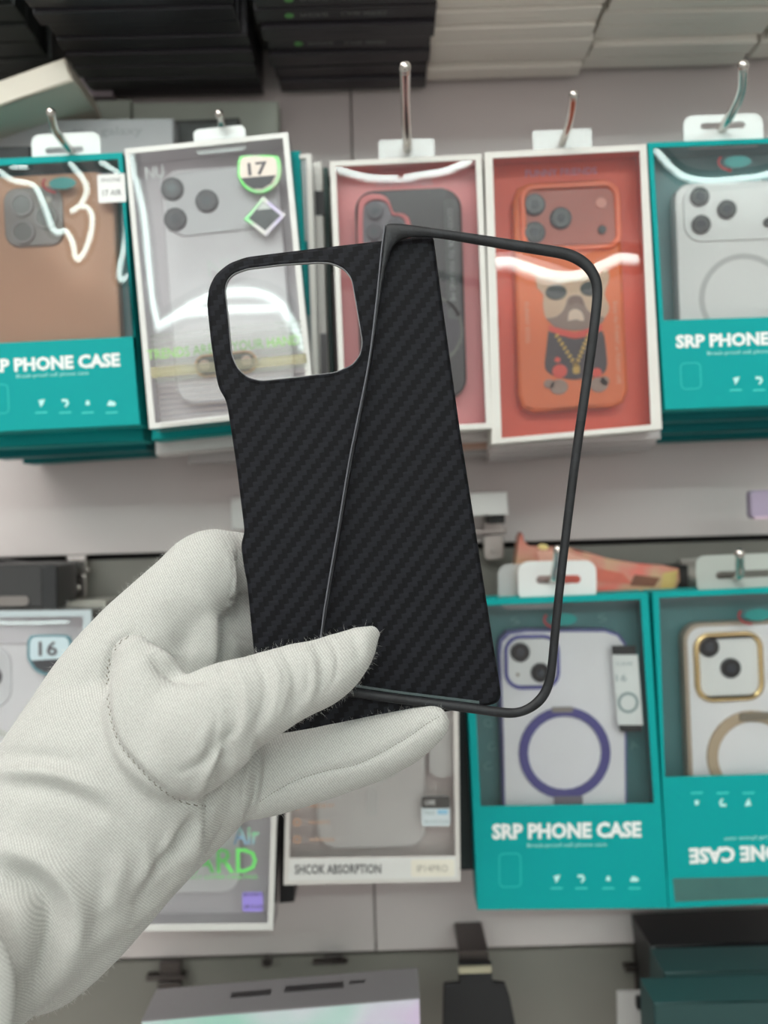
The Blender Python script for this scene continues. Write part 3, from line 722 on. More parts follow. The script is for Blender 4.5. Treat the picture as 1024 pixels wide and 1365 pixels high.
N2 = Thing('clear_phone_case_box', 312, 562, 0.445, 5.9, 'tilted clear window box with a badge reading 17 and a white phone case', 'box', 'clear window boxes')
q2 = [(166, 198), (384, 176), (420, 548), (199, 572)]
w2 = [(173, 205), (377, 184), (411, 541), (207, 564)]
carton(N2, q2, w2, 0.02, clears, greyin, front_m=milk, back_y=0.0166)
film(N2, w2, 0.0004, filmh, [[7.5, (174, 206), (178, 230), (190, 280), (197, 340), (203, 400), (211, 434)], [11, (212, 434), (235, 421), (265, 403), (300, 391), (340, 390), (370, 403), (390, 432), (405, 463)], [9, (245, 418), (300, 413), (366, 411)]], nx=120, nz=190)
sc_ = N2.rr('hang_tab', 292, 183, 70, 34, 8, 0.003, 0.0036, tabm)
N2.text('corner_lettering', 'NU', 193, 218, 229, 15, 0.0008, white, bold=0.02)
N2.text('window_lettering', 'NU', 276, 322, 355, 22, 0.0006, white, bold=0.02)
N2.text('slogan_lettering', 'TRENDS ARE IN YOUR HAND', 196, 400, 463, 13, -0.0002, mat('pale green ink', (160, 214, 124), 0.45), bold=0.006)
hol = holo_mat('holographic strip', (228, 214, 176), (126, 232, 140), (244, 190, 150), 30, axis=(1, 1, 0.3))
N2.plate('holographic_strip', [(200, 490), (408, 471), (410, 484), (202, 504)], -0.0001, 0.0, clear('strip sheen', (226, 214, 150), 0.3, 0.06, 0.1))
for i in range(17):
    y = 440+i*7.4
    N2.plate('printed_line', [(200+i*0.9, y+8), (402+i*0.9, y-13), (402+i*0.9, y-11.6), (200+i*0.9, y+9.4)], -0.0001, 0.0, clear('line print '+('green' if i < 9 else 'peach'), (190, 222, 150) if i < 9 else (232, 206, 180), 0.16, 0.05, 0.1))
# badge reading 17
def shield(cx, cy, w_, h_): 
    return spl([(cx-w_/2, cy-h_*0.3), (cx-w_*0.44, cy-h_*0.46), (cx-w_*0.3, cy-h_/2), (cx+w_*0.3, cy-h_/2), (cx+w_*0.44, cy-h_*0.46), (cx+w_/2, cy-h_*0.3), (cx+w_/2, cy+h_*0.06), (cx+w_*0.36, cy+h_*0.34), (cx+w_*0.12, cy+h_*0.5), (cx-w_*0.12, cy+h_*0.5), (cx-w_*0.36, cy+h_*0.34), (cx-w_/2, cy+h_*0.06)], 3)
bg = N2.plate('number_badge', shield(346, 233, 58, 50), -0.0012, -0.0002, holo_mat('badge rim', (150, 220, 150), (90, 232, 90), (214, 196, 190), 60, axis=(1.6, 1, 0.3)), bev=0.0003)
N2.plate('badge_face', shield(345, 232, 49, 43), -0.0014, -0.0012, mat('badge cream', (232, 220, 208), 0.35), parent=bg)
N2.plate('badge_band', [(322, 239), (368, 235), (362, 246), (350, 253), (338, 253), (328, 247)], -0.0016, -0.0014, mat('badge dark', (66, 66, 70), 0.4), parent=bg)
N2.text('badge_lettering', '17', 331, 357, 226, 16, -0.0016, mat('badge numeral', (92, 88, 92), 0.4), bg, bold=0.02)
dm = N2.plate('diamond_sticker', [(351, 262), (382, 287), (355, 316), (325, 293)], -0.0008, -0.0001, holo_mat('diamond rim', (226, 226, 220), (150, 232, 160), (176, 150, 232), 45), bev=0.0003)
N2.plate('diamond_face', [(351, 269), (374, 288), (354, 308), (332, 292)], -0.0010, -0.0008, mat('diamond dark', (74, 76, 78), 0.3, mottle=0.5, mscale=160), parent=dm)
N2.plate('diamond_highlight', [(351, 270), (362, 279), (343, 281)], -0.0011, -0.0010, mat('diamond pale', (190, 196, 192), 0.3), parent=dm)
B2 = Thing('white_phone_case', 312, 540, 0.452, 5.9, 'white phone case with three dark lenses inside the tilted clear box', 'phone case', 'phone cases inside window boxes')
B2.rr('case_back', 303, 378, 158, 312, 24, 0.0, 0.008, mat('milk white back', (244, 240, 242), 0.35), bev=0.001, tilt=-1.5)
isl = B2.rr('camera_island', 296, 268, 148, 84, 24, -0.0014, 0, mat('white lilac island', (232, 230, 232), 0.25), bev=0.0006)
for x, y in ((231, 254), (277, 270), (235, 294)): lens(B2, x, y, 13.5, -0.0014, isl, True, mat('grey lens', (48, 43, 50), 0.25, coat=0.15))
pl = B2.rr('stand_bar', 302, 486, 78, 24, 12, -0.003, -0.0006, mat('dark bar', (66, 58, 50), 0.35), bev=0.0004)
B2.rr('stand_bar_rim', 302, 486, 84, 30, 15, -0.0024, -0.0008, mat('copper rim', (232, 186, 140), 0.35), 3.4, 0.0003)
for x, y in ((274, 488), (330, 482)): B2.disc('rivet', x, y, 7, -0.0038, -0.003, mat('pearl rivet', (226, 196, 182), 0.25), None, 0.0004, pl)

L1 = Thing('clear_phone_case_box', -10, 1190, 0.485, 0.6, 'clear window box at the left edge with a badge reading 16', 'box', 'clear window boxes')
q7 = [(-125, 816), (122, 813), (132, 1190), (-115, 1193)]
w7 = [(-115, 824), (110, 822), (120, 1180), (-105, 1183)]
carton(L1, q7, w7, 0.02, clears, greyin, front_m=mat('blue grey box edge', (184, 196, 200), 0.3), back_y=0.0166)
film(L1, w7, 0.0004, filmh, [[4, (-100, 829), (20, 830), (90, 829)]], nx=60)
bg = L1.plate('number_badge', shield(67, 873, 60, 54), -0.0012, -0.0002, mat('badge rim blue', (92, 132, 142), 0.3), bev=0.0003)
L1.plate('badge_face', shield(67, 872, 52, 47), -0.0014, -0.0012, mat('badge pale blue', (196, 214, 220), 0.35), parent=bg)
L1.plate('badge_band', [(43, 880), (91, 877), (86, 888), (76, 895), (62, 896), (50, 890)], -0.0016, -0.0014, mat('badge dark', (66, 66, 70), 0.4), parent=bg)
L1.text('badge_lettering', '16', 53, 78, 864, 18, -0.0016, mat('badge numeral', (92, 88, 92), 0.4), bg, bold=0.02)
B8 = Thing('clear_phone_case', -10, 1180, 0.492, 0.6, 'pale clear phone case beside the badge reading 16', 'phone case', 'phone cases inside window boxes')
B8.rr('case_back', -4, 1010, 190, 300, 26, 0.0, 0.008, mat('milk white back', (244, 240, 242), 0.35), bev=0.001)
isl = B8.rr('camera_island', -24, 902, 80, 84, 26, -0.0014, 0, mat('white lilac island', (232, 230, 232), 0.25), bev=0.0008)
lens(B8, -9, 901, 12, -0.0014, isl)
B8.disc('magnetic_ring', -20, 1030, 62, -0.0006, 0, mat('ring cream', (224, 224, 216), 0.4), 54, 0.0002)

G2 = Thing('clear_phone_case_box', 260, 1242, 0.475, 0.3, 'clear window box with green lettering half hidden behind the gloved wrist', 'box', 'clear window boxes')
q8 = [(160, 862), (377, 860), (364, 1240), (146, 1242)]
w8 = [(168, 870), (369, 868), (357, 1231), (153, 1233)]
carton(G2, q8, w8, 0.02, clears, greyin, front_m=milk, back_y=0.0166)
film(G2, w8, 0.0004, filmh)
grn = mat('green foil ink', (126, 240, 126), 0.35)
G2.text('word_lettering', 'Air', 311, 346, 1113, 24, -0.0002, holo_mat('green blue foil', (170, 214, 190), (120, 226, 150), (150, 190, 220), 60), bold=0.015)
G2.text('title_lettering', 'GUARD', 196, 343, 1147, 32, -0.0002, grn, bold=0.012)
G2.text('subtitle_lettering', 'ULTIMATE PROTECT COVER CASE PASS', 190, 343, 1169, 5, -0.0002, grn)
stk = G2.rr('purple_sticker', 337, 1202, 28, 26, 3, -0.0002, 0, mat('violet foil', (166, 150, 236), 0.35))
G2.text('sticker_lettering', 'BEYOND IT', 325, 352, 1192, 4, -0.0003, black, stk); G2.text('sticker_lettering', 'AIR GUARD', 325, 352, 1208, 4, -0.0003, black, stk)
B9 = Thing('clear_phone_case', 260, 1190, 0.483, 0.3, 'pale clear phone case behind the green lettering', 'phone case', 'phone cases inside window boxes')
B9.rr('case_back', 245, 1040, 150, 302, 24, 0.0, 0.008, mat('milk white back', (244, 240, 242), 0.35), bev=0.001)
B9.disc('magnetic_ring', 245, 1050, 50, -0.0006, 0, mat('ring cream', (224, 224, 216), 0.4), 43, 0.0002)

H3 = Thing('clear_phone_case_box', 496, 1178, 0.478, 0.5, 'clear window box with a dark lettered strip along its bottom edge', 'box', 'clear window boxes')
q9 = [(386, 838), (610, 835), (614, 1175), (378, 1180)]
w9 = [(392, 846), (603, 843), (607, 1141), (386, 1144)]
carton(H3, q9, w9, 0.02, clears, front_m=mat('pale box card', (214, 211, 206), 0.4), m_inside=mat('taupe tray', (232, 218, 212), 0.45, mottle=0.04, mscale=15), back_y=0.0166)
film(H3, w9, 0.0004, filmh)
H3.plate('bottom_strip', [(386, 1145), (607, 1142), (609, 1170), (384, 1174)], -0.0002, 0, mat('pale strip', (222, 223, 220), 0.35))
H3.rr('model_panel', 577, 1157, 58, 23, 3, -0.0004, -0.0002, mat('cream strip', (232, 228, 214), 0.35))
H3.text('title_lettering', 'SHCOK ABSORPTION', 393, 508, 1158, 12, -0.0005, mat('charcoal ink', (92, 92, 94), 0.5), bold=0.016)
H3.text('model_lettering', 'IP14PRO', 556, 597, 1157, 9, -0.0006, mat('cream grey ink', (170, 166, 154), 0.5))
for i, y in enumerate((1074, 1096, 1119)):
    H3.text('side_lettering', ('PRECISE FIT', 'MAGNETIC', 'WIRELESS')[i], 412, 446-(i % 2)*6, y, 4, -0.0002, mat('peach ink', (222, 176, 140), 0.5))
    H3.disc('side_icon', 396, y, 5, -0.0002, 0, mat('peach ink', (222, 176, 140), 0.5), 3.6)
s2 = H3.rr('spec_sticker', 581, 1081, 38, 40, 4, -0.0004, -0.0001, mat('sticker pale', (212, 224, 228), 0.4))
H3.rr('sticker_band', 581, 1069, 38, 16, 3, -0.0006, -0.0004, mat('sticker grey', (74, 72, 70), 0.4), parent=s2)
H3.text('sticker_lettering', 'CASE', 566, 580, 1069, 6, -0.0007, white, s2); H3.text('sticker_lettering', 'MAX', 566, 580, 1083, 6, -0.0005, gi, s2); H3.text('sticker_lettering', 'PROTECTION', 566, 598, 1095, 4, -0.0005, gi, s2)
H3.rr('blue_mark', 590, 1082, 14, 6, 2, -0.0006, -0.0004, mat('sky ink', (150, 200, 226), 0.4), parent=s2)
B10 = Thing('white_phone_case', 494, 1132, 0.486, 0.5, 'white phone case with a small oval slot above the dark lettered strip', 'phone case', 'phone cases inside window boxes')
B10.rr('case_back', 494, 988, 146, 286, 24, 0.0, 0.007, mat('cream white back', (240, 234, 230), 0.35), bev=0.0016)
B10.rr('slot', 496, 1068, 16, 40, 8, -0.0008, 0.0, mat('slot white', (236, 232, 228), 0.35), bev=0.0003)
B10.disc('magnetic_ring', 494, 985, 58, -0.0006, 0.0, mat('ring cream', (224, 224, 216), 0.4), 51)
B10.rr('side_window', 589, 990, 34, 92, 14, -0.0006, 0.0, mat('slot white', (236, 232, 228), 0.35))

# ------------------------------------------------------------------ boxes hanging behind the front ones
def rear_box(name, quad, Y, th_, m, label, group, fm=None, slot=None, rim=6, deg=2.0, cat='box', strip=None):
    cx = (quad[2][0]+quad[3][0])/2; cy = (quad[2][1]+quad[3][1])/2
    t = Thing(name, cx, cy, Y, deg, label, cat, group)
    b = bmesh.new(); cap_prism(b, t.poly(quad), 0.0007, th_, [], 0.0004); obj('carton_shell', b, m, t.root)
    t.plate('front_panel', inset(quad, rim*0.2, rim*0.2, rim*0.2, rim*0.2), 0, 0.0007, fm or m, bev=0.0002)
    if slot:
        c = [t.q(*p) for p in slot]; x0, x1 = min(p[0] for p in c), max(p[0] for p in c)
        zb = t.q(cx, cy)[1]
        b = bmesh.new(); bx(b, x0, x1, th_*0.3, th_*0.75, zb-0.0008, zb+0.0002)
        obj('flap_slot', b, black, t.root)
    return t
for i, (dy, Yd, lab) in enumerate(((16, 0.4765, 'second'), (30, 0.4985, 'third'), (39, 0.522, 'rearmost'))):
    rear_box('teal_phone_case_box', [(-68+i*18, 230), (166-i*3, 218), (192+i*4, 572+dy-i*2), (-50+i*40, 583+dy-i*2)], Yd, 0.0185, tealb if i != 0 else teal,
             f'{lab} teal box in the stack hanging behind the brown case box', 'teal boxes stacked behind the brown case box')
for i, (dy, Yd, lab) in enumerate(((20, 0.4765, 'second'), (36, 0.4985, 'third'), (47, 0.522, 'rearmost'))):
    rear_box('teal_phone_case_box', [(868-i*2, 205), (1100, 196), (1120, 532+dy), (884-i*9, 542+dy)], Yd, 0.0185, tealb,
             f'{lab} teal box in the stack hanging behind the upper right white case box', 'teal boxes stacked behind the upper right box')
rear_box('teal_phone_case_box', [(195, 210), (400, 200), (420, 566), (202, 587)], 0.4665, 0.016, teal, 'teal box hanging directly behind the tilted clear box', 'boxes stacked behind the tilted clear box', deg=3)
rear_box('white_phone_case_box', [(200, 215), (398, 207), (410, 588), (207, 607)], 0.4855, 0.018, whitec, 'white carton with a dark slot below the tilted clear box', 'boxes stacked behind the tilted clear box', slot=[(214, 600), (262, 600)], deg=1.5)
rear_box('white_phone_case_box', [(246, 240), (400, 235), (404, 612), (250, 618)], 0.506, 0.016, mat('grey carton', (176, 172, 172), 0.5), 'greyer rear carton lowest below the tilted clear box', 'boxes stacked behind the tilted clear box', deg=1)
r1 = rear_box('slim_clear_box', [(330, 213), (415, 206), (426, 578), (335, 590)], 0.468, 0.010, mat('grey film box', (134, 140, 140), 0.25, mottle=0.08, mscale=20), 'slim window box peeking out just right of the tilted clear box', 'slim boxes edge on between clear and pink boxes', deg=2)
r1.plate('white_edge', [(408, 206), (415.5, 206), (427, 578), (420, 578)], -0.0012, 0, offw); r1.plate('white_edge', [(340, 212), (408, 206), (408, 212), (340, 218)], -0.0012, 0, offw)
r1.plate('teal_print', [(392, 322), (410, 322), (414, 420), (396, 420)], -0.0006, 0, tealb); r1.plate('teal_print', [(398, 556), (421, 554), (422, 566), (398, 568)], -0.0006, 0, tealb)
r2 = rear_box('slim_clear_box', [(350, 222), (429, 214), (441, 582), (355, 590)], 0.4805, 0.010, offw, 'slim pale box with a dark slot, second right of the tilted clear box', 'slim boxes edge on between clear and pink boxes', deg=2)
r2.plate('dark_slot', [(420, 255), (432, 255), (433, 287), (421, 287)], -0.0006, 0, black); r2.plate('dark_slot', [(427, 445), (436, 445), (437, 500), (428, 500)], -0.0006, 0, mat('grey slot', (96, 94, 96), 0.5))
rear_box('slim_clear_box', [(360, 228), (437, 222), (449, 586), (362, 592)], 0.4925, 0.010, mat('dark green edge', (30, 66, 60), 0.45), 'slim dark green box nearest the pink box', 'slim boxes edge on between clear and pink boxes', deg=2)
for i, (c_, dy) in enumerate((((214, 206, 204), 14), ((206, 168, 150), 24), ((198, 194, 194), 33))):
    rear_box('white_phone_case_box', [(470, 224), (640, 216), (655+i*0.5, 572+dy), (470, 580+dy)], 0.477+i*0.0215, 0.018, mat(f'pale carton {i}', c_, 0.45),
             ('second pale carton', 'peach edged carton', 'rearmost pale carton')[i]+' in the stack behind the pink box', 'cartons stacked behind the pink box', deg=1.8)
for i, dy in enumerate((9, 16, 23)):
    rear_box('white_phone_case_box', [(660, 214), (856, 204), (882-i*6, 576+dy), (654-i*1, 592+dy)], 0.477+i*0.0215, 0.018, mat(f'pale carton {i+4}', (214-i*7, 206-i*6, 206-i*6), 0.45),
             ('second pale carton', 'third pale carton', 'rearmost pale carton')[i]+' in the stack behind the orange box', 'cartons stacked behind the orange box', deg=2.6)
# dark boxes beside the clear box with the lettered strip
rear_box('black_phone_case_box', [(374, 905), (392, 905), (392, 1203), (372, 1205)], 0.5, 0.03, blackcard, 'narrow black box visible left of the clear box with lettered strip', 'black boxes behind the lettered strip box', deg=0.5)
rear_box('black_phone_case_box', [(560, 900), (626, 900), (636, 1160), (560, 1163)], 0.5, 0.03, mat('green black card', (14, 32, 32), 0.5), 'dark box in the gap left of the purple ring case box', 'black boxes behind the lettered strip box', deg=0.5)

# ------------------------------------------------------------------ upper row seen from below
def hung_stack(n, x0, x1, ztop_px, Y0, Y1, m, label, group, dx=(0, 0), logo=None, name='phone_case_box', catn='box', deg=1.5, gap=0.0008, fm=None, jit=2.0):
    bottom = P((x0+x1)/2, ztop_px, Y1).z
    pitch_ = (Y1-Y0)/n
    for i in range(n):      # 0 = rearmost
        Yf = Y1-(i+1)*pitch_; f = i/(n-1)
        wx0 = P(x0, 60, Y1).x+dx[0]*f+random.uniform(-1, 1)*0.0006*jit; wx1 = P(x1, 60, Y1).x+dx[1]*f+random.uniform(-1, 1)*0.0006*jit
        e = bpy.data.objects.new(name, None); C.objects.link(e)
        e.location = ((wx0+wx1)/2, Yf, bottom+random.uniform(-0.0006, 0.0006)*jit+i*0.0005); e.rotation_euler = (0, -R(deg-1.7+random.uniform(-0.3, 0.3)*jit), 0)
        pos = 'rearmost' if i == 0 else ('front' if i == n-1 else f'{["", "second", "third", "fourth", "fifth", "sixth", "seventh", "eighth", "ninth", "tenth"][i]} from the wall')
        tag(e, f'{label}, {pos}', catn, group)
        hw = (wx1-wx0)/2; b = bmesh.new(); bx(b, -hw, hw, 0.0006, pitch_-gap, 0, 0.15, 0.0007); obj('carton_shell', b, m, e)
        b = bmesh.new(); bx(b, -hw+0.001, hw-0.001, 0, 0.0008, 0.001, 0.149, 0.0002); obj('front_panel', b, fm or m, e)
        b = bmesh.new(); bx(b, -0.012, 0.012, pitch_*0.42, pitch_*0.46, -0.0002, 0.0004); obj('bottom_flap', b, fm or m, e)
        if logo and i in logo:
            b = bmesh.new(); cap_prism(b, ell(0, 0, 0.0022), 0, 0.0002); 
            for v in b.verts: v.co = Vector((v.co.x-hw*0.62, pitch_*0.45+v.co.z, -0.0002+v.co.y))
            obj('green_logo', b, mat('green ink', (96, 160, 90), 0.5), e)
            cu = bpy.data.curves.new('t', 'FONT'); cu.body = 'PHONE     CASE SERIES'; tmp = bpy.data.objects.new('t', cu)
            me = bpy.data.meshes.new_from_object(tmp); bpy.data.objects.remove(tmp)
            xs = [v.co.x for v in me.vertices]; wx = max(xs)
            for v in me.vertices: v.co = Vector((-hw*0.5+v.co.x/wx*hw*0.95, pitch_*0.25+v.co.y*0.0052, -0.0004))
            o = obj('underside_lettering', me, mat('grey ink', (120, 122, 122), 0.5), e)
dkm = mat('black glossy carton', (26, 24, 30), 0.35, mottle=0.1); dkf = mat('charcoal card', (46, 43, 50), 0.45)
hung_stack(9, 128, 352, 130, 0.425, 0.54, dkm, 'black carton in the left black stack of the top row', 'black cartons in the left stack of the top row', (-0.004, -0.004), fm=dkf)
hung_stack(8, 372, 566, 120, 0.43, 0.54, dkm, 'black carton in the middle black stack of the top row', 'black cartons in the middle stack of the top row', (-0.004, 0.002), logo=(3, 5, 6), fm=dkf)
hung_stack(8, 566, 768, 102, 0.43, 0.54, mat('grey white carton', (240, 233, 224), 0.5, mottle=0.05, mscale=20), 'greyish white carton in the middle right top stack', 'pale cartons in the middle right stack of the top row', (0.002, 0.0), jit=2.6)
hung_stack(8, 775, 985, 88, 0.43, 0.54, mat('grey white carton', (240, 233, 224), 0.5, mottle=0.05, mscale=20), 'greyish white carton in the far right top stack', 'pale cartons in the far right stack of the top row', (0.0, 0.004), jit=2.6)
hung_stack(4, 998, 1120, 74, 0.46, 0.54, mat('grey white carton', (240, 233, 224), 0.5, mottle=0.05, mscale=20), 'pale carton at the top right corner', 'pale cartons at the top right corner', (0.003, 0.0), jit=2)
hung_stack(6, -60, 92, 118, 0.44, 0.54, mat('dark green card', (24, 32, 30), 0.5), 'dark green carton at the top left corner', 'dark cartons at the top left corner', (-0.006, 0.0))
hung_stack(5, 345, 366, 70, 0.43, 0.54, mat('grey strip card', (84, 84, 80), 0.5), 'slim grey packet edge between the two black top stacks', 'slim packets between the black stacks', (-0.010, -0.008))

# ------------------------------------------------------------------ things behind and above the middle row
sage = mat('sage white card', (184, 192, 180), 0.5)
for i, (x0, x1, yt, yb) in enumerate(((30, 101, 134, 300), (100, 174, 133, 300), (176, 371, 135, 300))):
    rear_box('sage_carton', [(x0, yt+1), (x1, yt-1), (x1+2, yb), (x0+2, yb)], 0.5305, 0.012, sage, ('leftmost pale sage carton along the wall', 'second pale sage carton along the wall', 'long pale sage carton behind the short hook tip')[i], 'pale sage cartons behind the middle row', deg=1)
gx = rear_box('grey_phone_box', [(-40, 160), (231, 157), (234, 330), (-36, 334)], 0.5, 0.02, mat('silver grey card', (180, 178, 180), 0.4), 'silver grey carton with faint lettering behind the brown case box', None, deg=1)
gx.text('faint_lettering', 'galaxy', 134, 190, 174, 11, -0.0002, mat('faint grey ink', (160, 158, 160), 0.4), bold=0.01)
gx.text('faint_lettering', 'Mini', 98, 128, 176, 9, -0.0002, mat('faint grey ink', (160, 158, 160), 0.4))
rear_box('black_packet', [(-20, 196), (40, 194), (42, 250), (-18, 250)], 0.488, 0.008, blackcard, 'black packet peeking out left of the white hang tab', None, deg=1)
bkp = rear_box('black_packet', [(230, 160), (318, 156), (324, 300), (232, 300)], 0.512, 0.008, mat('patterned black', (62, 62, 60), 0.45, mottle=0.5, mscale=120), 'small black packet behind the short metal hook tip', None, deg=1)
tb = Thing('cream_carton', 40, 120, 0.47, 18, 'tilted cream carton lying on top of the stack at upper left', 'box')
b = bmesh.new(); cap_prism(b, tb.poly([(-60, 128), (86, 76), (98, 108), (-50, 160)]), 0, 0.05, [], 0.0008); obj('carton_shell', b, mat('cream card', (216, 206, 190), 0.5), tb.root)
tb.plate('end_flap', [(-56, 130), (84, 80), (93, 107), (-48, 156)], -0.0004, 0, mat('cream card light', (226, 218, 204), 0.5))
pk = Thing('lilac_packet', 128, 124, 0.53, 1, 'small lilac white packet beside the tilted cream carton', 'packet')
pk.rr('packet_body', 128, 115, 42, 26, 2, 0.0, 0.008, mat('lilac card', (170, 158, 164), 0.5), bev=0.0005); pk.rr('packet_flap', 147, 103, 12, 12, 2, -0.002, 0, mat('lilac light', (206, 180, 196), 0.5))

# brackets in the groove of the slat wall
def bracket(px, py, w_, h_, label, m=chrome, tongue=True):
    t = Thing('slat_wall_bracket', px, py+h_/2, WY-0.004, 1.7, label, 'bracket', None)
    t.rr('upper_lip', px+w_*0.1, py-h_*0.30, w_*0.55, h_*0.28, 2, -0.001, 0.003, m, bev=0.0004)
    t.rr('cross_bar', px, py-h_*0.12, w_, h_*0.10, 1, -0.003, 0.003, m, bev=0.0004)
    if tongue:
        t.rr('tongue', px+w_*0.12, py+h_*0.2, w_*0.62, h_*0.5, 5, -0.004, -0.001, m, bev=0.0006)
        t.disc('screw', px+w_*0.15, py+h_*0.25, w_*0.1, -0.0052, -0.004, m, None, 0.0003)
    return t
bracket(98, 768, 46, 62, 'chrome bracket in the wall groove above the badge reading 16')
bracket(222, 1308, 52, 60, 'dark bracket in the bottom groove right of the gloved wrist', mat('dark steel', (92, 86, 84), 0.3, 0.9))  # darker metal than the chrome brackets
bracket(440, 1284, 46, 22, 'small bracket in the bottom groove above the holographic box', mat('dark steel', (92, 86, 84), 0.3, 0.9), False)
bracket(652, 716, 44, 66, 'chrome bracket below the white label holder', steel)
bracket(852, 1298, 40, 76, 'bent bracket beside the dark teal boxes at lower right', mat('dark steel', (92, 86, 84), 0.3, 0.9))
k_ = Thing('wall_screw', 357, 1281, WY, 0, 'small round screw head in the bottom groove left of the small bracket', 'screw')
k_.disc('screw_head', 357, 1280, 7, -0.003, 0.0, mat('dark steel', (92, 86, 84), 0.3, 0.9), None, 0.0006); k_.rr('screw_slot', 357, 1280, 9, 1.6, 0.5, -0.0032, -0.003, dark)
lh = Thing('label_holder', 650, 690, WY-0.03, 1.7, 'small white label holder on a hook right of the carbon case', 'label holder')
b = bmesh.new(); cap_prism(b, lh.poly([(618, 658), (676, 655), (679, 686), (618, 689)]), 0, 0.003, [], 0.0005); obj('label_face', b, whitec, lh.root)
b = bmesh.new(); c = lh.q(664, 688); bx(b, c[0]-0.004, c[0]+0.004, 0.0031, 0.0285, c[1]-0.004, c[1]+0.002, 0.0004); obj('holder_arm', b, dark, lh.root)
wl_ = Thing('white_wall_tag', 318, 700, WY-0.0035, 1.7, 'white tag on the wall beside the left edge of the carbon case', 'tag')
wl_.rr('tag_face', 320, 684, 24, 44, 2, 0.0, 0.003, whitec, bev=0.0003); wl_.rr('tag_fold', 320, 664, 24, 3, 1, -0.0006, 0.0, whitec)
lt = Thing('lilac_hook_label', 1015, 690, 0.50, 2, 'lilac label holder at the right edge above the gold case box', 'label holder')
lt.rr('label_face', 1022, 672, 42, 38, 6, 0, 0.006, mat('lilac plastic', (168, 154, 178), 0.4), bev=0.001); lt.rr('label_lip', 1022, 690, 36, 4, 2, -0.002, 0.001, mat('lilac light', (206, 180, 196), 0.5))
# black device left
bd = Thing('black_device_box', 20, 812, 0.5, 1, 'black plastic device box standing at the left edge above the badge reading 16', 'box')
bd.rr('body', 10, 782, 134, 58, 6, 0, 0.03, mat('black plastic', (52, 52, 52), 0.4), bev=0.0015)
bd.rr('side_cap', 66, 782, 22, 58, 4, -0.001, 0.02, mat('black cap', (34, 36, 37), 0.35), bev=0.001)
bd.rr('grey_slot', 18, 801, 42, 13, 6, -0.001, 0.001, mat('slot grey', (120, 114, 110), 0.4))
bd2 = Thing('black_pouch', 0, 768, 0.52, -4, 'flat black pouch lying on the black device box', 'pouch')
bd2.plate('body', [(-70, 742), (-10, 746), (34, 752), (38, 764), (-70, 768)], 0, 0.015, mat('black fabric', (20, 20, 22), 0.6), bev=0.0015); bd2.plate('seam', [(-60, 757), (30, 757), (30, 759), (-60, 759)], -0.0004, 0.001, dark)
ld = Thing('pale_ledge_box', 112, 812, 0.515, 1.7, 'pale box top just below the chrome bracket at left', 'box')
b = bmesh.new(); cap_prism(b, ld.poly([(78, 803), (142, 800), (144, 900), (80, 903)]), 0, 0.02, [], 0.0008); obj('carton_shell', b, mat('pale olive card', (168, 166, 156), 0.5), ld.root)
ld.disc('rivet', 86, 803, 5, -0.0012, 0, whitec, None, 0.0003)
# peach bag behind the white tab
pb = Thing('peach_packet', 790, 790, 0.512, -8, 'crumpled pink and orange packet lying behind the purple ring case box tab', 'packet')
pm = holo_mat('peach foil print', (208, 142, 122), (226, 112, 100), (196, 168, 130), 55, rough=0.25)
b = bmesh.new(); cap_prism(b, pb.poly(spl([(684, 790), (692, 716), (698, 714), (706, 728), (760, 730), (810, 744), (858, 752), (906, 758), (900, 790), (880, 794), (760, 798)], 2)), 0, 0.012, [], 0.0012); obj('packet_body', b, pm, pb.root)
for (p, c_) in (([(716, 734), (752, 734), (790, 748), (760, 752), (720, 750)], (226, 170, 150)), ([(770, 752), (830, 764), (842, 778), (800, 776)], (206, 104, 84)), ([(846, 766), (880, 770), (872, 782), (840, 780)], (120, 74, 52)), ([(884, 764), (904, 760), (898, 786), (880, 788)], (202, 178, 108))):
    pb.plate('printed_patch', p, -0.0005, 0, mat(f'patch {c_}', c_, 0.35, mottle=0.2, mscale=120))
pb.disc('gold_dot', 724, 729, 7, -0.0012, 0, mat('gold dot', (238, 214, 140), 0.3), None, 0.0003, None, 4)
dk2 = Thing('dark_packet', 890, 790, 0.53, 0, 'dark packet behind the pink and orange packet', 'packet')
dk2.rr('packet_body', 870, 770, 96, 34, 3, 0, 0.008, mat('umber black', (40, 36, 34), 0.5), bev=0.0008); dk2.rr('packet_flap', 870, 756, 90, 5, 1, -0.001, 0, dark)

# ------------------------------------------------------------------ bottom row
hb = Thing('holographic_box', 380, 1400, 0.44, 4.6, 'box with shimmering holographic front at the bottom edge of the picture', 'box')
Q = hb.poly([(188, 1362), (560, 1331), (566, 1560), (200, 1590)])
b = bmesh.new(); cap_prism(b, Q, 0.0005, 0.03, [], 0.001); obj('carton_shell', b, mat('grey clear top', (122, 120, 122), 0.2, mottle=0.1, mscale=12), hb.root)
hb.plate('holographic_front', inset([(188, 1362), (560, 1331), (566, 1560), (200, 1590)], 1, 1, 1, 1), -0.0003, 0.0004, holo_mat('holographic front', (212, 220, 226), (172, 218, 204), (214, 196, 224), 22, rough=0.25))
b = bmesh.new(); c0 = hb.q(300, 1350); c1 = hb.q(500, 1334)
for (a0, a1, y0, y1) in ((0.30, 0.45, .015, .020), (0.50, 0.72, .016, .022), (0.74, 0.8, .019, .022)):
    xa = Q[0][0]+(Q[1][0]-Q[0][0])*a0; xb = Q[0][0]+(Q[1][0]-Q[0][0])*a1; bx(b, xa, xb, y0, y1, Q[0][1]-0.0002, Q[0][1]+0.0004)
obj('top_print', b, mat('dark top print', (50, 48, 50), 0.4), hb.root)
hk = Thing('black_hang_label', 632, 1400, 0.50, 1.7, 'black stepped hanging label at the bottom centre right', 'label holder')
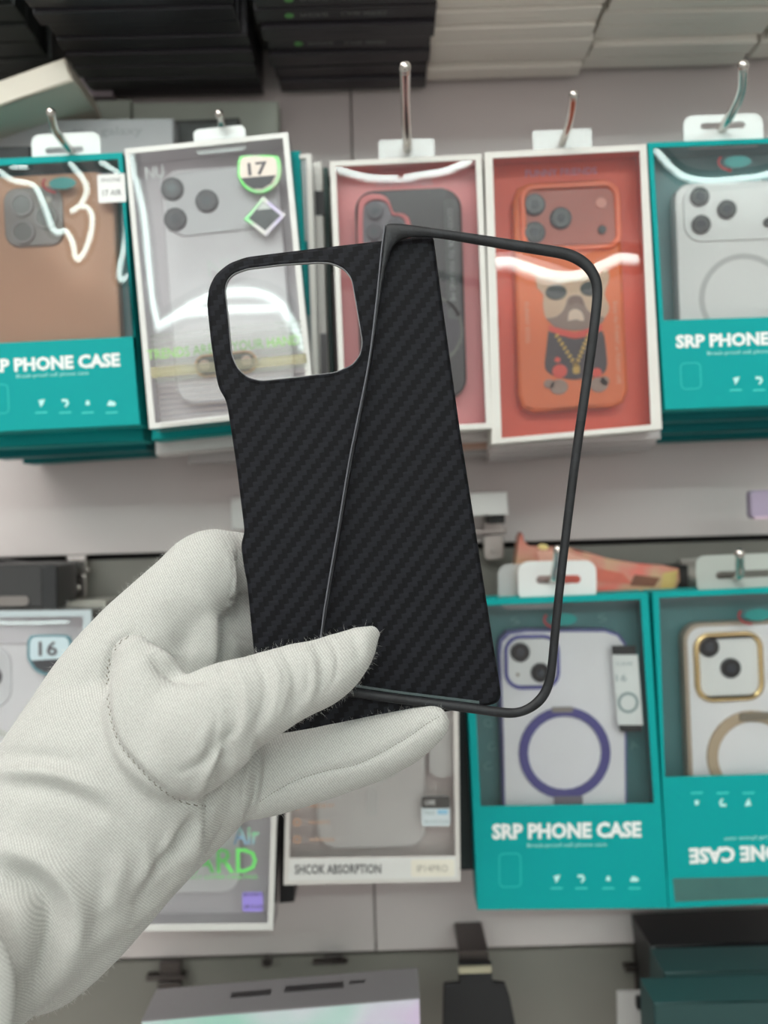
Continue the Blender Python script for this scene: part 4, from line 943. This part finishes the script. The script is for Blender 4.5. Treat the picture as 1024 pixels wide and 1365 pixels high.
hk.plate('label_body', [(612, 1285), (656, 1285), (657, 1311), (674, 1313), (680, 1330), (694, 1400), (590, 1400), (592, 1314), (612, 1312)], 0, 0.004, mat('black plastic matte', (26, 26, 28), 0.6), bev=0.0006)
hk.rr('cream_chip', 633, 1291, 44, 8, 1, -0.002, 0, mat('cream chip', (170, 164, 140), 0.4))
hk.rr('mount', 633, 1280, 40, 14, 2, 0.0045, 0.04, mat('dark steel', (92, 86, 84), 0.3, 0.9))
ws = Thing('white_slip', 850, 1400, 0.50, 1, 'small white card beside the dark teal boxes at lower right', 'card')
ws.rr('card_face', 850, 1350, 52, 54, 2, 0, 0.003, mat('white slip', (180, 178, 176), 0.5), bev=0.0003); ws.rr('card_clip', 856, 1334, 18, 16, 3, -0.003, 0, blackcard)
d1 = Thing('dark_teal_box', 960, 1400, 0.44, 2.2, 'dark teal box at the bottom right corner, nearest one', 'box', 'dark teal boxes at bottom right')
b = bmesh.new(); cap_prism(b, d1.poly([(872, 1338), (1090, 1333), (1094, 1500), (876, 1504)]), 0.0006, 0.024, [], 0.0006); obj('carton_shell', b, mat('deep teal card', (34, 66, 66), 0.5), d1.root)
d1.plate('front_panel', [(874, 1340), (1088, 1335), (1092, 1498), (878, 1502)], 0, 0.0006, mat('deep teal card', (34, 66, 66), 0.5))
d2 = Thing('dark_teal_box', 960, 1400, 0.466, 2.2, 'dark teal box at the bottom right corner, behind the nearest one', 'box', 'dark teal boxes at bottom right')
b = bmesh.new(); cap_prism(b, d2.poly([(886, 1297), (1090, 1292), (1094, 1480), (888, 1484)]), 0.0006, 0.026, [], 0.0006); obj('carton_shell', b, mat('deep teal card two', (34, 62, 62), 0.5), d2.root)
d2.plate('front_panel', [(888, 1299), (1088, 1294), (1092, 1478), (890, 1482)], 0, 0.0006, mat('deep teal card two', (34, 62, 62), 0.5))
d3 = Thing('black_phone_case_box', 960, 1400, 0.496, 2.6, 'black box with a grey panel standing behind the dark teal boxes', 'box')
b = bmesh.new(); cap_prism(b, d3.poly([(868, 1262), (1090, 1252), (1094, 1400), (884, 1404)]), 0.0006, 0.04, [], 0.0006); obj('carton_shell', b, blackcard, d3.root)
d3.plate('grey_panel', [(914, 1268), (1088, 1262), (1090, 1292), (916, 1294)], -0.0004, 0.0006, mat('grey panel', (92, 88, 88), 0.5))
d3.plate('pale_edge', [(868, 1263), (873, 1262.5), (888, 1340), (883, 1340)], -0.0006, 0.0006, mat('grey edge', (110, 116, 116), 0.5))
# ------------------------------------------------------------------ the gloved hand
GL = bpy.data.objects.new('gloved_hand', None); C.objects.link(GL); GL.location = P(60, 1200, 0.30)
tag(GL, 'left hand in a white knitted cotton glove pinching the carbon cover between thumb and fingers', 'hand')
def chain(bm, pts, depth=1.0, n=22, sub=7):
    """a tapering limb: (px, py, Y, radius px); depth = how deep the section is for its width"""
    ctrl = []; rads = []
    pc = [P(x, y, Y) for x, y, Y, r in pts]; rc = [r*Y/FPX for x, y, Y, r in pts]
    path = smoothpath(pc, sub); rp = [v.x for v in smoothpath([(r, 0, 0) for r in rc], sub)]
    pts2, rad2 = [], []
    t0 = (path[0]-path[1]).normalized(); t1 = (path[-1]-path[-2]).normalized()
    for a in (80, 60, 40, 20): pts2.append(path[0]+t0*rp[0]*math.sin(R(a))); rad2.append(rp[0]*math.cos(R(a)))
    pts2 += path; rad2 += rp
    for a in (20, 40, 60, 80): pts2.append(path[-1]+t1*rp[-1]*math.sin(R(a))); rad2.append(rp[-1]*math.cos(R(a)))
    view = Vector((0, 1, 0)); rings = []
    for i, p in enumerate(pts2):
        t = (pts2[min(i+1, len(pts2)-1)]-pts2[max(i-1, 0)]).normalized()
        a = t.cross(view).normalized(); b_ = t.cross(a).normalized()
        rings.append([bm.verts.new(p+a*math.cos(2*math.pi*k/n)*rad2[i]+b_*math.sin(2*math.pi*k/n)*rad2[i]*depth) for k in range(n)])
    for r0, r1 in zip(rings, rings[1:]):
        for k in range(n): bm.faces.new((r0[k], r0[(k+1) % n], r1[(k+1) % n], r1[k]))
    bm.faces.new(rings[0]); bm.faces.new(list(reversed(rings[-1])))
b = bmesh.new()
# wrist and palm
chain(b, [(-150, 1370, 0.280, 112), (-50, 1282, 0.290, 118), (25, 1203, 0.300, 132), (81, 1138, 0.308, 144), (148, 1052, 0.315, 156), (202, 972, 0.320, 140), (222, 905, 0.327, 92), (230, 872, 0.330, 60)], 0.68)
# heel and little-finger side of the palm
chain(b, [(20, 1305, 0.300, 46), (60, 1290, 0.302, 58), (115, 1228, 0.307, 66), (190, 1150, 0.316, 60), (255, 1085, 0.322, 60), (300, 1040, 0.325, 56)], 0.8)
# index finger and its knuckle
chain(b, [(95, 990, 0.318, 78), (140, 910, 0.321, 68), (188, 855, 0.325, 66), (246, 792, 0.332, 57), (278, 762, 0.336, 56), (298, 757, 0.341, 51), (330, 757, 0.346, 46), (400, 770, 0.347, 42), (480, 790, 0.343, 38), (520, 800, 0.340, 30)], 0.82)
# root of the index finger running down to the web
chain(b, [(238, 800, 0.330, 42), (254, 835, 0.328, 37), (256, 875, 0.326, 35), (252, 915, 0.324, 34)], 0.8)
# middle and ring fingers, wrapped behind the cover
chain(b, [(210, 900, 0.332, 62), (270, 860, 0.340, 52), (318, 838, 0.349, 47), (400, 850, 0.351, 44), (490, 862, 0.345, 40), (545, 868, 0.342, 32)], 0.85)
chain(b, [(220, 980, 0.330, 60), (290, 950, 0.342, 50), (350, 925, 0.350, 46), (430, 920, 0.351, 42), (510, 915, 0.345, 38), (555, 912, 0.342, 30)], 0.85)
# little finger, lying straight under the cover's edge
chain(b, [(200, 1090, 0.318, 60), (270, 1055, 0.321, 58), (325, 1040, 0.323, 55), (370, 1030, 0.324, 55), (430, 1015, 0.324, 50), (490, 1000, 0.322, 44), (535, 984, 0.320, 37), (565, 970, 0.318, 30), (576, 964, 0.317, 25)], 0.85)
# thumb with its mount
chain(b, [(177, 876, 0.3035, 31), (190, 902, 0.302, 50), (203, 950, 0.300, 66), (232, 985, 0.299, 80), (262, 975, 0.298, 78), (300, 950, 0.298, 68), (340, 932, 0.299, 59), (385, 912, 0.301, 52), (430, 896, 0.304, 46), (462, 875, 0.307, 36), (485, 854, 0.309, 23), (495, 845, 0.3105, 13)], 0.78)
hand = obj('glove', b, None, GL, True)
for v in hand.data.vertices: v.co -= GL.location
md = hand.modifiers.new('r', 'REMESH'); md.mode = 'VOXEL'; md.voxel_size = 0.00095; md.use_smooth_shade = True
md = hand.modifiers.new('s', 'SMOOTH'); md.iterations = 14; md.factor = 0.6
bpy.context.view_layer.update()
me = bpy.data.meshes.new_from_object(hand.evaluated_get(bpy.context.evaluated_depsgraph_get()))
hand.modifiers.clear(); hand.data = me
nv = len(me.vertices); co = np.empty(nv*3); me.vertices.foreach_get('co', co); co = co.reshape(-1, 3)
no = np.empty(nv*3); me.vertices.foreach_get('normal', no); no = no.reshape(-1, 3)
W = co+np.array(GL.location)
cx_ = W[:, 0]*cs-W[:, 2]*sn; cz_ = W[:, 0]*sn+W[:, 2]*cs
PX = 512+cx_*FPX/W[:, 1]; PY = 682.5-cz_*FPX/W[:, 1]
facing = np.clip(-no[:, 1]*2.2, 0, 1)
disp = np.zeros(nv)
def fold(pts, sig, amp, taper=True):
    """a soft crease (amp<0) or ridge (amp>0, mm) of the cloth along a line"""
    global disp
    pp = [Vector((x, y, 0)) for x, y in pts]; pp = smoothpath(pp, 6) if len(pp) > 2 else pp
    best = np.full(nv, 1e9); tb_ = np.zeros(nv); L_ = len(pp)-1
    for i, (a, c) in enumerate(zip(pp, pp[1:])):
        a2 = np.array([a.x, a.y]); ab = np.array([c.x-a.x, c.y-a.y]); q = np.stack([PX, PY], 1)-a2
        t_ = np.clip((q@ab)/(ab@ab), 0, 1); d_ = np.linalg.norm(q-t_[:, None]*ab, axis=1)
        mk = d_ < best; best[mk] = d_[mk]; tb_[mk] = (i+t_[mk])/L_
    wgt = np.sin(np.pi*np.clip(tb_, 0.03, 0.97))**0.5 if taper else 1.0
    disp += amp*0.0020*np.exp(-best**2/(2*sig*sig))*wgt*facing
# thumb bend wrinkles
fold([(338, 872), (352, 900), (352, 940), (338, 975)], 5, -0.6); fold([(358, 868), (372, 898), (374, 935), (362, 965)], 5, 0.45)
fold([(378, 868), (392, 895), (396, 925), (388, 958)], 4.5, -0.5); fold([(402, 862), (414, 888), (418, 915), (410, 945)], 5, 0.4)
fold([(425, 856), (432, 880), (436, 905), (430, 930)], 5, -0.35)
fold([(310, 885), (325, 915), (328, 955), (318, 985)], 6, 0.5); fold([(298, 892), (308, 925), (312, 965), (300, 1000)], 6, -0.4)
fold([(472, 850), (478, 866), (474, 884)], 5, -0.7); fold([(490, 838), (482, 860), (468, 900)], 7, 0.5)
# thumb mount outline (sewn gusset) and the web
fold([(176, 846), (155, 862), (144, 895), (146, 945), (160, 990), (185, 1022), (215, 1052), (245, 1070), (276, 1075)], 4, -0.75)
fold([(205, 868), (216, 884), (235, 895), (262, 897), (290, 893)], 9, -1.8)
fold([(196, 850), (222, 872), (250, 880)], 8, 1.0)
fold([(150, 905), (156, 960), (178, 1010), (225, 1048)], 12, 0.8)
# dip in front of the palm beside the index knuckle
fold([(262, 792), (282, 815), (290, 850), (288, 888)], 7, 0.9); fold([(298, 815), (300, 850), (302, 885)], 6, -1.0)
fold([(308, 735), (313, 765), (312, 792), (300, 815)], 5, 0.7); fold([(318, 740), (322, 770), (318, 800)], 4, -0.9)
fold([(225, 800), (245, 835), (250, 870)], 12, -0.6)
# thumb base to palm edge
fold([(308, 1000), (292, 1040), (280, 1075), (272, 1120)], 6, -1.6); fold([(294, 1000), (272, 1040), (262, 1060)], 5, 0.6)
fold([(345, 990), (343, 1030), (338, 1070), (330, 1100)], 4, -1.7); fold([(332, 1000), (328, 1040), (318, 1085)], 6, 0.8)
fold([(270, 1020), (282, 1000), (290, 980)], 5, -0.5); fold([(250, 1010), (270, 990), (280, 965)], 5, 0.4)
fold([(276, 1078), (268, 1110), (255, 1150)], 6, 0.9); fold([(262, 1090), (240, 1125), (212, 1165)], 7, -1.9); fold([(236, 1110), (210, 1150), (190, 1180)], 6, 0.8)
fold([(215, 1125), (205, 1170), (180, 1215)], 7, -1.4); fold([(170, 1140), (150, 1190), (128, 1225)], 9, 0.8); fold([(130, 1160), (140, 1200), (115, 1250)], 9, -0.8)
# wrist folds
fold([(-5, 1028), (45, 1028), (90, 1036), (135, 1055)], 8, 1.1); fold([(0, 1050), (60, 1052), (110, 1068), (150, 1090)], 9, -0.9)
fold([(-10, 1008), (40, 1008), (100, 1015)], 8, -0.7)
fold([(-5, 1132), (35, 1140), (70, 1158), (98, 1195), (104, 1240), (92, 1290)], 12, 1.8)
fold([(0, 1165), (35, 1175), (62, 1200), (70, 1240), (58, 1290), (40, 1320)], 13, -2.6)
fold([(5, 1200), (25, 1225), (30, 1270), (20, 1320)], 14, 1.2)
fold([(85, 1250), (78, 1290), (60, 1330)], 10, 0.7)
for i, x in enumerate((306, 312, 318, 324)): fold([(x-8, 712), (x+2, 740), (x+3, 775), (x-4, 805)], 1.6, -0.35)
for i, t in enumerate((0.0, 0.14, 0.28, 0.45, 0.62, 0.8)):
    x = 345+t*110; yt = 874-t*38; fold([(x, yt), (x+13+3*(i % 2), yt+28), (x+15, yt+58), (x+6, yt+90-t*16)], 2.4, -0.32 if i % 2 else -0.22)
for x, y in ((306, 905), (290, 915), (276, 925)): fold([(x, y), (x+12, y+30), (x+10, y+62), (x-4, y+85)], 3, -0.25)
fold([(300, 985), (285, 1005), (262, 1022), (240, 1030)], 3.5, -0.5); fold([(312, 972), (300, 998), (290, 1030)], 4, -0.5); fold([(286, 968), (272, 990), (250, 1005)], 4, -0.3)
fold([(300, 860), (298, 880), (290, 895)], 5, -0.8); fold([(306, 835), (318, 850), (334, 858)], 2.5, -0.4); fold([(304, 800), (318, 798), (332, 795)], 2.5, -0.9)
fold([(296, 1090), (284, 1130), (262, 1165)], 5, -0.6); fold([(240, 1150), (216, 1185), (196, 1205)], 5, -0.6); fold([(150, 1085), (175, 1120), (180, 1160)], 12, -0.5)
# little finger
fold([(345, 1068), (400, 1038), (480, 1018), (540, 985), (582, 956)], 3, -0.5); fold([(420, 985), (470, 972), (540, 955)], 6, 0.3)
fold([(560, 948), (575, 958), (586, 970)], 4, -0.4)
co2 = co+no*disp[:, None]
# fine unevenness of the cloth
amp = np.array([noise.noise(Vector(p)*130) for p in W[::1]])*0.00022 + np.array([noise.noise(Vector(p)*45+Vector((5, 1, 2))) for p in W])*0.0005
co2 += no*amp[:, None]
me.vertices.foreach_set('co', co2.ravel()); me.update()
for p in me.polygons: p.use_smooth = True
def knit():
    m = bpy.data.materials.new('white cotton knit'); m.use_nodes = True; nt = m.node_tree; N = nt.nodes.new; L = nt.links.new
    bs = nt.nodes['Principled BSDF']; bs.inputs['Roughness'].default_value = 0.95; bs.inputs['Specular IOR Level'].default_value = 0.1
    bs.inputs['Sheen Weight'].default_value = 0.25; bs.inputs['Sheen Roughness'].default_value = 0.6
    tc = N('ShaderNodeTexCoord')
    mp = N('ShaderNodeMapping'); mp.inputs['Rotation'].default_value = (0, R(35), 0); L(tc.outputs['Object'], mp.inputs[0])
    # the knit wales bend with the cloth: warped bands
    w1 = N('ShaderNodeTexWave'); w1.wave_type = 'BANDS'; w1.bands_direction = 'X'; w1.inputs['Scale'].default_value = 430; w1.inputs['Distortion'].default_value = 22.0
    w1.inputs['Detail'].default_value = 1.0; w1.inputs['Detail Scale'].default_value = 0.06; L(mp.outputs[0], w1.inputs[0])
    w2 = N('ShaderNodeTexWave'); w2.wave_type = 'BANDS'; w2.bands_direction = 'Z'; w2.inputs['Scale'].default_value = 430; w2.inputs['Distortion'].default_value = 3.0
    w2.inputs['Detail Scale'].default_value = 0.3; L(mp.outputs[0], w2.inputs[0])
    nz = N('ShaderNodeTexNoise'); nz.inputs['Scale'].default_value = 1400; nz.inputs['Detail'].default_value = 3; L(tc.outputs['Object'], nz.inputs['Vector'])
    nz2 = N('ShaderNodeTexNoise'); nz2.inputs['Scale'].default_value = 60; L(tc.outputs['Object'], nz2.inputs['Vector'])
    def mt(op, a, b_):
        n = N('ShaderNodeMath'); n.operation = op
        for i, v in enumerate((a, b_)):
            if isinstance(v, (int, float)): n.inputs[i].default_value = v
            else: L(v, n.inputs[i])
        return n.outputs[0]
    k = mt('MULTIPLY', w1.outputs['Fac'], mt('ADD', mt('MULTIPLY', w2.outputs['Fac'], 0.6), 0.4))
    k = mt('ADD', mt('MULTIPLY', k, 1.0), mt('MULTIPLY', nz.outputs['Fac'], 1.1))
    bp = N('ShaderNodeBump'); bp.inputs['Strength'].default_value = 0.3; bp.inputs['Distance'].default_value = 0.00035; L(k, bp.inputs['Height']); L(bp.outputs['Normal'], bs.inputs['Normal'])
    cr = N('ShaderNodeMix'); cr.data_type = 'RGBA'; cr.inputs['A'].default_value = srgb(156, 156, 152); cr.inputs['B'].default_value = srgb(206, 206, 201); L(mt('MULTIPLY', k, 0.62), cr.inputs['Factor'])
    L(cr.outputs['Result'], bs.inputs['Base Color'])
    return m
knm = knit(); me.materials.clear(); me.materials.append(knm)
bvh = BVHTree.FromPolygons([Vector(v)+GL.location for v in co2.tolist()], [tuple(p.vertices) for p in me.polygons])
def hit(px, py):
    d = P(px, py, 1.0).normalized(); h = bvh.ray_cast(Vector((0, 0, 0)), d)
    return (h[0], h[1]) if h[0] else (None, None)
# stitched seams: small beads, coloured darker for the shade in the stitch holes
def stitches(name, pts, step, m, size=0.0004, double=True):
    pp = smoothpath([Vector((x, y, 0)) for x, y in pts], 10); bm = bmesh.new(); L_ = 0; last = pp[0]; nxt = 0; k = 0
    for a, c in zip(pp, pp[1:]):
        seg = (c-a).length
        while L_+seg >= nxt:
            t_ = (nxt-L_)/max(seg, 1e-6); p = a.lerp(c, t_); nxt += step; k += 1
            h, nn = hit(p.x+((1.2 if k % 2 else -1.2) if double else 0), p.y)
            if not h: continue
            h2, _ = hit(p.x+(c-a).x/seg*3, p.y+(c-a).y/seg*3)
            if not h2 or (h2-h).length > 0.003: continue
            dr = (h2-h).normalized(); sd = dr.cross(nn).normalized(); q = h-GL.location+nn*0.00003
            mtx = Matrix((dr, sd, nn)).transposed().to_4x4(); mtx.translation = q
            bmesh.ops.create_icosphere(bm, subdivisions=1, radius=size, matrix=mtx@Matrix.Diagonal((1.5, 0.55, 0.3, 1)))
        L_ += seg
    return obj(name, bm, m, GL, True)
thr = mat('shadowed stitch holes', (128, 124, 114), 0.95)
o = stitches('seam_stitching', [(176, 846), (155, 862), (144, 895), (146, 945), (160, 990), (185, 1022), (215, 1052), (245, 1070), (276, 1075)], 5.2, thr); o['kind'] = 'stuff'; o['label'] = 'darker stitched seam round the thumb base'
o = stitches('seam_stitching', [(347, 1068), (372, 1052), (400, 1038), (440, 1026), (480, 1017), (540, 985), (570, 964), (588, 954)], 4.5, thr, 0.00024, False); o['kind'] = 'stuff'; o['label'] = 'thin stitched seam along the lowest finger'
# fuzz: loose cotton fibres standing off the cloth
ar = []; vis = [p for p in me.polygons if p.normal.y < 0.35]
r_ = random.Random(3); bmv = []; bmf = []
for _ in range(15000):
    p = vis[r_.randrange(len(vis))]; c = p.center; n_ = p.normal; c = c+Vector((r_.uniform(-1, 1), r_.uniform(-1, 1), r_.uniform(-1, 1)))*0.0004
    edge = 1-abs(n_.y)
    if r_.random() > 0.25+edge*0.9: continue
    d = (n_+Vector((r_.uniform(-1, 1), r_.uniform(-1, 1), r_.uniform(-1, 1)))*0.9).normalized(); l = r_.uniform(0.0005, 0.0019)*(0.6+edge*0.7)
    s_ = d.cross(Vector((0, 1, 0))); 
    if s_.length < 1e-3: continue
    s_.normalize(); w_ = 0.000014; bend = Vector((r_.uniform(-1, 1), r_.uniform(-1, 1), r_.uniform(-1, 1)))*l*0.35
    i0 = len(bmv); mid = c+d*l*0.5+bend*0.6; tip = c+d*l+bend
    bmv += [c-s_*w_, c+s_*w_, mid+s_*w_*0.8, mid-s_*w_*0.8, tip]; bmf += [(i0, i0+1, i0+2, i0+3), (i0+3, i0+2, i0+4)]
fz = bpy.data.meshes.new('cotton_fuzz'); fz.from_pydata([tuple(v) for v in bmv], [], bmf)
o = obj('cotton_fuzz', fz, mat('fuzz fibre', (236, 236, 230), 0.9), GL); o['kind'] = 'stuff'
# the folded cuff at the wrist, just entering the frame at the left
b = bmesh.new()
chain(b, [(-60, 1230, 0.262, 40), (-26, 1290, 0.262, 42), (-22, 1350, 0.262, 40), (-40, 1420, 0.262, 40)], 0.5)
for v in b.verts: v.co -= GL.location
o = obj('cuff', b, knm, GL, True)
